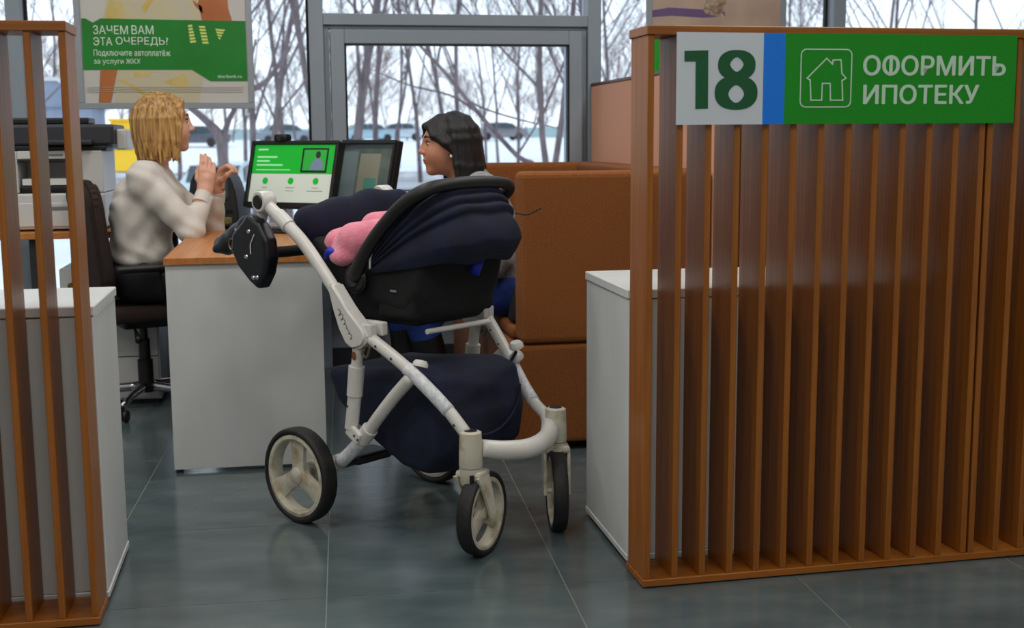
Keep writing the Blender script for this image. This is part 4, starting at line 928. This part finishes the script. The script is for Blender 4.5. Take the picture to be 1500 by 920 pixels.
for s in (-1, 1):
    obj('armrest', nb(-.17, .19, s*.275-.03, s*.275+.03, .615, .645, .013, 3), black_pl, ch, smooth=.8)
    obj('arm_support', nt_([(.10, s*.2, .395), (.10, s*.27, .41), (.05, s*.275, .5), (.02, s*.275, .615)], .016, 12, 5), black_pl, ch, smooth=True)
obj('tilt_mechanism', nb(-.1, .1, -.08, .08, .355, .398, .01), black_pl, ch)
obj('height_lever', nt_([(-.06, -.08, .37), (-.08, -.19, .365), (-.08, -.24, .33)], [.006, .006, .016], 10, 4), black_pl, ch, smooth=True)
obj('gas_lift', nl([(0, .07), (.032, .07), (.032, .21), (.024, .212), (.024, .30), (.016, .302), (.016, .354), (0, .354)], 24), black_pl, ch, smooth=.6)
for k in range(5):
    a = k*2*PI/5+.35; d = Vector((math.cos(a), math.sin(a), 0)); leg = obj('base_leg', nt_([d*.02+Vector((0, 0, .095)), d*.15+Vector((0, 0, .09)), d*.29+Vector((0, 0, .066))], [.022, .018, .013], 12, 3, flat=.8), chrome, ch, smooth=True)
    bm = bmesh.new(); cdir = Vector((-d.y, d.x, 0))
    for s in (-1, 1): lathe(bm, [(0, -.009), (.022, -.009), (.026, -.004), (.026, .004), (.022, .009), (0, .009)], 20, axis_M(d*.29+cdir*s*.014+Vector((0, 0, .026)), cdir))
    tube(bm, [d*.29+Vector((0, 0, .024)), d*.29+Vector((0, 0, .066))], .008, 8); obj('castor', bm, black_pl, leg, smooth=.6)

# ---------------- client on the sofa
CY = 4.82
cl = thing('person', 'dark haired person in grey sweater and blue jeans seated on the orange sofa', 'person', (at(735, 440, y=CY).x, CY, 0))
HC = Head(J(655, 214, CY), PI+.10, .02, 1.0)
cN, cF = J(706, 282, CY-.16), J(698, 281, CY+.17); ceN, ceF = J(722, 385, CY-.21), J(690, 380, CY+.22); cwN, cwF = J(640, 400, CY-.12), J(625, 395, CY+.14)
chip = Vector(J(742, 430, CY)); chip.z = .555; chN = chip+Vector((-.02, -.10, -.005)); chF = chip+Vector((-.02, .10, -.005))
ckN, ckF = Vector((chip.x-.37, CY-.13, .50)), Vector((chip.x-.42, CY+.12, .50)); caN, caF = Vector((ckN.x+.10, CY-.11, .10)), Vector((ckF.x+.06, CY+.12, .10))
cneck = HC.p(-.03, 0, -.075); cn1 = J(690, 270, CY)
hands = hand(cwN, (-1, .15, -.1), (0, -.3, 1), 1, (.35, .4, .4, .45), sc=.95)+hand(cwF, (-1, -.15, -.1), (0, .3, 1), -1, (.35, .4, .4, .45), sc=.95)
body = HC.skin()+chain([cneck, cn1], [.05, .056], .03)+hands+chain([cN, ceN, cwN], [.04, .034, .024], .02)+chain([cF, ceF, cwF], [.04, .034, .024], .02)
body += [cap(cN, cF, .05, .05, .03), cap(J(697, 300, CY), chip, .09, .1, .04, (1, 1.25, 1))]+chain([chN, ckN, caN], [.07, .05, .035], .03)+chain([chF, ckF, caF], [.07, .05, .035], .03)
soft('body', body, .0046, skin_b, cl, smooth_it=1); HC.details(cl, dark_hair)
grey_sw = mat('grey melange sweater', (128, 130, 134), .95, c2=(150, 152, 156), scale=(90, 90, 90), bump=.2, bscale=(260, 260, 260), sheen=.2)
sw = chain([cN, ceN], [.068, .056], .03)+chain([ceN, cwN], [.054, .038], .03)+chain([cF, ceF], [.068, .056], .03)+chain([ceF, cwF], [.054, .038], .03)
sw += [cap(cN, cF, .068, .068, .05), ell(J(705, 315, CY), (.125, .18, .13), .06), cap(J(714, 345, CY), tuple(chip+Vector((0, 0, .05))), .11, .125, .05, (1.0, 1.4, 1)), chain([cn1, J(692, 264, CY)], [.074, .068], .03)[0]]
soft('sweater', sw, .0075, grey_sw, cl, post=wrinkles(.004, 55, 1), smooth_it=1)
jeans = [ell(tuple(chip+Vector((0, 0, -.01))), (.135, .185, .10), .04)]+chain([chN, ckN, ckN.lerp(caN, .35)], [.088, .07, .06], .04)+chain([chF, ckF, ckF.lerp(caF, .35)], [.088, .07, .06], .04)
soft('jeans', jeans, .009, mat('blue denim', (20, 48, 120), .85, c2=(30, 62, 142), scale=(40, 40, 40)), cl)
for k_, a_ in ((ckN, caN), (ckF, caF)): soft('boot', chain([k_.lerp(a_, .3), k_.lerp(a_, .6), a_], [.062, .064, .05], .03)+[cap(a_+Vector((.01, 0, -.055)), a_+Vector((-.15, 0, -.068)), .044, .03, .03)], .009, black_pl, cl)
hc = hair_locks(HC, 26, 1.55, 2*PI-1.55, lambda a: -.17-.04*max(0, -math.cos(a)), rad=.0145, flare=.12, seed=3, out=.010, k=.010)
hc += [HC.ell((-.02, 0, .038), (.098, .08, .078), .02), HC.ell((-.055, 0, -.03), (.06, .078, .09), .03)]
for s in (-1, 1):
    for dx in (0, .014, .028): hc += chain([HC.p(.03-dx, s*.006, .112), HC.p(.078-dx, s*.028, .078), HC.p(.068-dx, s*.058, .04), HC.p(.03-dx, s*.078, .012), HC.p(-.012-dx*.5, s*.084, -.03), HC.p(-.03-dx*.5, s*.083, -.09), HC.p(-.04-dx*.5, s*.08, -.15)], [.012, .013, .013, .013, .012, .012, .007], .01)
soft('hair', hc, .0042, dark_hair, cl)
for s in (-1, 1): soft('earring', [ell(HC.p(.006, s*.088, -.038), (.006, .006, .007), .002)], .002, mat('pearl', (235, 232, 225), .25), cl)
# handbag between the client and the near sofa arm
hbg = thing('handbag', 'black handbag with a silver snap squeezed beside the sofa arm', 'bag', (.965, 4.535, .45))
soft('bag_body', [dict(t='poly', pts=[(-.13, .02), (.15, .02), (.13, .12), (.06, .145), (-.06, .145), (-.11, .12)], hw=.035, r=.02, yc=0, k=.02, cut=False)], .007, blackf, hbg, world=False)
obj('strap', nt_([(-.05, 0, .155), (-.04, 0, .22), (.03, 0, .25), (.09, 0, .22), (.1, 0, .14)], .008, 8, 5), black_pl, hbg, smooth=True)
obj('snap', nl([(0, 0), (.009, 0), (.007, .004), (0, .005)], 14, axis_M((-.115, -.056, .06), (0, -1, 0))), chrome, hbg)

# ------------------------------------------------------------------ outdoors: snow, road, trees, cars
snow_m = mat('snow', (232, 236, 242), .9, c2=(218, 224, 234), scale=(.35, .35, .35), detail=6, bump=.3, bscale=(1.5, 1.5, 1.5))
def gz(y):
    P = [(6.3, -.9), (30, -1.0), (46, -.75), (56, -.45), (75, .15), (100, .78), (140, 1.05), (320, 1.35)]
    for (a, za), (b, zb) in zip(P[:-1], P[1:]):
        if y <= b: return za+(zb-za)*max(0, y-a)/(b-a)
    return P[-1][1]
bm = bmesh.new(); rnd = random.Random(3)
ys = [6.4, 8, 11, 15, 20, 25, 30, 36, 42, 48, 56, 66, 76, 88, 100, 120, 140, 200, 320]
grid_surf(bm, [[Vector((x*(.35+y/90), y, gz(y)+(rnd.uniform(-.06, .06) if y > 9 else 0))) for x in range(-60, 91, 5)] for y in ys])
bmesh.ops.recalc_face_normals(bm, faces=bm.faces)
g = struct(obj('ground', bm, snow_m, None, smooth=True))
if g.data.polygons[0].normal.z < 0: g.data.flip_normals()
bm = bmesh.new(); grid_surf(bm, [[Vector((x, y, gz(y)+.09)) for x in range(-60, 91, 5)] for y in (44, 46, 48, 50)]); bmesh.ops.recalc_face_normals(bm, faces=bm.faces)
rd = struct(obj('road', bm, mat('slushy road', (120, 122, 128), .8, c2=(190, 194, 200), scale=(.15, 2.2, 1), detail=5), None))
bm = bmesh.new(); rnd = random.Random(8)
rws = []
for k in range(6):
    a = PI*k/5; rws.append([Vector((x, 51.2+.9*math.cos(a)*-1, gz(51.2)+.05+(.32+rnd.uniform(-.1, .1))*math.sin(a))) for x in np.arange(-40, 60, 1.0)])
grid_surf(bm, rws); bmesh.ops.recalc_face_normals(bm, faces=bm.faces)
sb = obj('snow_bank', bm, mat('dirty snow', (150, 150, 152), .9, c2=(206, 208, 212), scale=(1.2, 3, 3)), None, smooth=True); tag(sb, 'long dirty grey snow bank piled along the far road edge', 'snow bank')

bark = mat('bark', (84, 74, 78), .9, c2=(116, 104, 106), scale=(10, 10, 3)); bark2 = mat('brown twigs', (112, 92, 94), .95, c2=(134, 112, 106), scale=(2, 2, 2))
def tree_mesh(seed, h, r, lean=0, spread=.55, levels=5, kids=3, lowest=.3, rmin=.008):
    rnd = random.Random(seed); tb_, bb = bmesh.new(), bmesh.new()
    def grow(bm, p, d, L, r, lv):
        n = 5 if lv == 0 else 3; P = [p.copy()]; q = p.copy(); dd = d.copy(); ns = 6 if lv == 0 else 3
        for k in range(ns):
            dd = (dd+Vector((rnd.gauss(0, .07+.035*lv), rnd.gauss(0, .07+.035*lv), .05 if lv else .02))).normalized(); q = q+dd*L/ns; P.append(q.copy())
        R = [r*(1-.62*k/ns) for k in range(ns+1)]
        tube(bm, P, R, 7 if lv == 0 else (5 if lv == 1 else 3), cap=False)
        if lv >= levels: return
        nk = kids+(5 if lv == 0 else 0)+(1 if lv == 1 else 0)
        for k in range(nk):
            t = (lowest+(1-lowest)*(k+rnd.random())/nk) if lv == 0 else .25+.75*(k+rnd.random())/nk
            i = min(int(t*ns), ns-1); f = t*ns-i; bp_ = P[i].lerp(P[i+1], min(f, 1))
            ax = Vector((rnd.gauss(0, 1), rnd.gauss(0, 1), 0)).normalized(); s = spread*rnd.uniform(.7, 1.4)
            nd = (dd*math.cos(s)+ax*math.sin(s)+Vector((0, 0, .15))).normalized()
            grow(bb, bp_, nd, L*rnd.uniform(.42, .62), max(r*(1-.62*t)*.5, rmin), lv+1)
    grow(tb_, Vector((0, 0, -.2)), Vector((lean, 0, 1)).normalized(), h, r, 0)
    out = []
    for nm, b in (('trunk', tb_), ('branches', bb)):
        me = bpy.data.meshes.new(nm); b.to_mesh(me); b.free()
        for p in me.polygons: p.use_smooth = True
        out.append(me)
    return out
TR = [tree_mesh(11, 9, .085, .03), tree_mesh(23, 8, .07, -.05, .6), tree_mesh(37, 10, .11, .04, .5), tree_mesh(41, 7, .06, .10, .7), tree_mesh(53, 11, .085, -.02, .45)]
BUSH = [tree_mesh(s, 4.2, .07, 0, .75, 4, 4, .05, .010) for s in (61, 67, 71)]
for q in TR:
    for me in q: me.materials.append(bark)
for q in BUSH:
    for me in q: me.materials.append(bark2)
def plant(meshes, name, label, px, dist, rz, sc, group, cat='tree', z=None):
    d = fw+rt*((px-750)/F_PX); x = d.x/d.y*dist
    t = thing(name, label, cat, (x, dist, gz(dist) if z is None else z), rz, group); t.scale = (sc, sc, sc)
    for nm, me in zip(('trunk', 'branches'), meshes):
        o = bpy.data.objects.new(nm, me); C.objects.link(o); o.parent = t
    return t
LB = 'bare winter tree with dark trunk standing in the snow outside the window'
for i, (px, d, v, rz, sc) in enumerate([(385, 24, 0, .4, .9), (404, 31, 2, 2.2, .9), (430, 20, 3, 1, .9), (498, 25, 4, .2, .95), (520, 23, 2, 1.5, .9), (553, 27, 0, 2.8, .9), (676, 36, 4, .9, .95), (795, 22, 1, .3, 1), (815, 19, 3, 3.0, 1), (905, 18, 3, 1.9, 1.1), (893, 40, 0, .7, 1),
                                       (620, 48, 2, 4, .9), (715, 60, 1, 5, 1.1), (460, 52, 1, 2, 1), (580, 66, 4, 3, 1), (760, 55, 0, 4.4, 1), (845, 64, 2, 5.2, 1), (340, 58, 4, 1.2, 1), (270, 40, 0, 4, .9), (200, 62, 2, 2, 1), (100, 44, 1, 2.6, 1), (60, 30, 3, .5, 1),
                                       (1170, 30, 3, 1, 1), (1190, 46, 1, 4, 1), (1280, 36, 0, 3.3, 1), (1330, 24, 3, 2.1, 1), (1400, 30, 1, 5.4, 1), (1470, 34, 2, 1.1, 1), (1510, 22, 3, .1, 1)]+[(372+k*72, 40+(k*17) % 31, (k*3) % 5, k*1.3, .9+.05*(k % 4)) for k in range(8)]):
    plant(TR[v], 'bare_tree', ['bare tree with dark trunk standing', 'slim bare tree standing', 'thick-trunked bare tree standing', 'slender bare tree with a slanting trunk standing', 'tall straight bare tree standing'][v]+(' between the window and the road' if d < 44 else ' in the snow beyond the slushy road'), px, d, rz, sc, 'bare trees outside the window')
yt = thing('bare_tree', 'small forked tree with thick grey limbs behind the blonde worker', 'tree', (*(lambda p: (p.x, p.y))(at(325, 240, y=17)), gz(17)))
obj('trunk', nt_([(0, 0, -.2), (.02, 0, 1.2), (.0, 0, 2.05), (-.15, 0, 2.3), (-.5, 0, 2.65), (-.8, .1, 3.3)], [.09, .075, .07, .05, .035, .02], 8, 3), bark, yt, smooth=True)
for q in (((0, 0, 2.0), (.12, 0, 2.35), (.32, 0, 2.7), (.5, .1, 3.4)), ((.2, 0, 2.5), (.05, 0, 2.75), (.08, .1, 3.3)), ((-.45, 0, 2.6), (-.35, 0, 2.9), (-.38, .1, 3.6)), ((.32, 0, 2.7), (.62, .1, 2.85), (.95, .1, 3.3))): obj('limb', nt_(q, [.05, .035, .025, .014][:len(q)], 6, 3), bark, yt, smooth=True)
ln = thing('leaning_tree', 'thin dark tree trunk leaning diagonally across the sash window view', 'tree', tuple(at(800, 268, y=14)))
a = at(800, 268, y=14); ln.location = (a.x, a.y, gz(14)); dz = a.z-gz(14)
pts = [at(800, 268, y=14), at(757, 228, y=14), at(700, 165, y=14), at(655, 110, y=14.2), at(610, 60, y=14.4), at(575, 5, y=14.6)]
obj('trunk', nt_([Vector((.55, 0, -.2))]+[p-Vector((a.x, a.y, gz(14))) for p in pts], [.05, .033, .028, .025, .022, .018, .012], 7, 4), bark, ln, smooth=True)
for q in (((655, 110), (690, 150), (760, 175), (830, 190)), ((700, 165), (660, 140), (600, 125), (540, 100)), ((757, 228), (775, 200), (790, 170), (788, 120)), ((640, 95), (650, 60), (690, 30))):
    obj('branch', nt_([at(x, y, y=14.1+.1*k)-Vector((a.x, a.y, gz(14))) for k, (x, y) in enumerate(q)], [.016, .013, .01, .006][:len(q)], 5, 4), bark, ln, smooth=True)
rnd = random.Random(5)
for k in range(56):
    px = -60+k*29+rnd.uniform(-14, 14); d = rnd.uniform(104, 150)
    plant(BUSH[k % 3], 'leafless_thicket', 'leafless brown thicket growing beyond the parked cars', px, d, rnd.uniform(0, 6), rnd.uniform(1.1, 1.9), 'thickets beyond the parked cars', 'bush')
# parked cars
def car_meshes():
    prof = [(-2.15, .35), (-2.2, .62), (-2.12, .88), (-1.6, .95), (-1.15, 1.36), (-.75, 1.46), (.35, 1.46), (.75, 1.38), (1.25, .98), (1.95, .86), (2.18, .70), (2.2, .38), (1.9, .28), (-1.9, .28)]
    Mx = Matrix(((1, 0, 0, 0), (0, 0, 1, 0), (0, 1, 0, 0), (0, 0, 0, 1)))
    b1 = bmesh.new(); prism(b1, prof, -.84, .84, Mx.copy()); bmesh.ops.recalc_face_normals(b1, faces=b1.faces)
    for v in b1.verts:
        if v.co.z > .96: v.co.y *= .8
    bmesh.ops.bevel(b1, geom=b1.edges[:], offset=.05, segments=2, affect='EDGES')
    b2 = bmesh.new()
    for s in (-1, 1):
        for q in ([(-1.35, 1.0), (-1.08, 1.34), (-.72, 1.41), (-.3, 1.41), (-.3, 1.0)], [(-.24, 1.0), (-.24, 1.41), (.34, 1.41), (.66, 1.34), (1.1, 1.0)]):
            vsx = [b2.verts.new((x, s*(.862-.17*(z-.95)/.5), z)) for x, z in q]; f_ = b2.faces.new(vsx); r_ = bmesh.ops.extrude_face_region(b2, geom=[f_]); bmesh.ops.translate(b2, vec=(0, s*.012, 0), verts=[v for v in r_['geom'] if isinstance(v, bmesh.types.BMVert)])
    for x0, z0, x1, z1 in ((.80, 1.385, 1.26, 1.0), (-1.6, .98, -1.16, 1.375)):
        o = .03 if x0 > 0 else -.03
        vsx = [b2.verts.new(p) for p in ((x0+o, -.6, z0+.012), (x0+o, .6, z0+.012), (x1+o, .68, z1+.012), (x1+o, -.68, z1+.012))]; b2.faces.new(vsx)
    bmesh.ops.recalc_face_normals(b2, faces=b2.faces)
    res = []
    for nm, b in (('car_body', b1), ('car_windows', b2)):
        me = bpy.data.meshes.new(nm); b.to_mesh(me); b.free(); res.append(me)
    b3 = nl([(0, -.1), (.2, -.1), (.3, -.1), (.32, -.06), (.32, .06), (.3, .1), (0, .1)], 24, axis_M((0, 0, 0), (0, 1, 0))); me = bpy.data.meshes.new('car_wheel'); b3.to_mesh(me); b3.free(); me.materials.append(tyre_m); res.append(me)
    b4 = nb(-.03, .03, -.2, .2, -.07, .07, .02); me = bpy.data.meshes.new('lamp'); b4.to_mesh(me); b4.free(); res.append(me)
    return res
cb, cw, cwh, cl_ = car_meshes()
cwin = mat('car glass', (40, 58, 66), .15); cw.materials.append(cwin)
def car(px, d, rz, color, cname, label, z=None):
    dr_ = fw+rt*((px-750)/F_PX); t = thing('parked_car', label, 'car', (dr_.x/dr_.y*d, d, (gz(d)+.05) if z is None else z), rz, 'cars parked outside')
    m2 = cb.copy(); m2.materials.append(mat('car paint '+cname, color, .35)); mobj('car_body', m2, None, t)
    mobj('car_windows', cw, cwin, t)
    for x in (-1.35, 1.35):
        for y in (-.76, .76): mobj('car_wheel', cwh, tyre_m, t, loc=(x, y, .32))
    for s in (-1, 1):
        m3 = cl_.copy(); m3.materials.append(mat('tail lamp', (170, 30, 40), .3)); mobj('tail_lamp', m3, None, t, loc=(-2.19, s*.6, .78))
        m3 = cl_.copy(); m3.materials.append(mat('head lamp', (220, 225, 230), .2)); mobj('head_lamp', m3, None, t, loc=(2.15, s*.58, .70))
car(735, 100, .15, (120, 116, 122), 'grey', 'dark grey car with red tail lamp parked by the thicket'); car(592, 103, 2.9, (190, 198, 206), 'silver', 'silver car parked by the thicket, two cars from the dark grey one')
car(545, 98, .3, (150, 178, 190), 'pale blue', 'pale blue car parked by the thicket'); car(655, 106, 3.0, (206, 208, 210), 'white', 'snow white car parked by the thicket beside the dark grey one')
car(425, 96, .2, (128, 140, 152), 'slate', 'slate blue car parked in front of the teal fence'); car(352, 33, 1.2, (200, 214, 220), 'frost', 'frost coloured car parked between the window and the road'); car(300, 90, 2.8, (80, 84, 92), 'graphite', 'graphite car parked near the yellow kiosk')
# teal fence, kiosk, garage
fe = thing('metal_fence', 'teal sheet metal fence running behind the parked cars', 'fence', (-38, 113, gz(113)))
pme = bpy.data.meshes.new('fence_panel'); _b = nb(.06, 2.94, -.02, .02, .15, 1.1); _b.to_mesh(_ := pme); _b.free(); pme.materials.append(mat('teal paint', (148, 176, 178), .6, c2=(166, 190, 192), scale=(1, 1, 1)))
ome = bpy.data.meshes.new('fence_post'); _b = nb(-.06, .06, -.05, .05, -.2, 1.25); _b.to_mesh(ome); _b.free(); ome.materials.append(grey_pl)
for k in range(34):
    for me, nm in ((pme, 'fence_panel'), (ome, 'fence_post')): o = bpy.data.objects.new(nm, me); C.objects.link(o); o.parent = fe; o.location = (k*3, 0, 0)
p = at(182, 190, y=60)
ki = thing('yellow_kiosk', 'bright yellow street kiosk standing in the snow beyond the poster', 'kiosk', (p.x, 60, gz(60)))
yel = mat('yellow paint', (246, 196, 20), .5)
obj('kiosk_body', nb(-.55, .55, -.5, .5, 0, 2.3, .03), yel, ki); obj('kiosk_roof', nb(-.65, .65, -.6, .6, 2.301, 2.42, .02), yel, ki); obj('hatch', nb(-.4, .4, -.53, -.501, 1.0, 1.7, .01), dark_pl, ki)
p = at(70, 200, y=42)
ga = thing('grey_garage', 'blue-grey garage with a white trimmed gable, seen past the printer', 'garage', (p.x-1.2, 42, gz(42)))
obj('garage_wall', nb(-2.0, 2.6, -.01, 3, 0, 3.0), mat('garage blue grey', (122, 132, 152), .7, c2=(136, 146, 164), scale=(1, 1, 1)), ga)
bm = bmesh.new(); prism(bm, [(-2.2, 3.001), (2.8, 3.001), (2.8, 3.2), (1.6, 3.9), (-2.2, 3.9)], -3.0, .1, UPRIGHT.copy()); bmesh.ops.recalc_face_normals(bm, faces=bm.faces); obj('gable', bm, MATS['garage blue grey'], ga)
bm = bmesh.new(); stroke(bm, [(2.8, 3.15), (1.6, 3.88), (-2.2, 3.88)], .12, -.12, .05); obj('gable_trim', bm, white_pl, ga); obj('garage_door', nb(-1.2, 1.4, -.05, -.011, 0, 2.3, .01), grey_pl, ga)
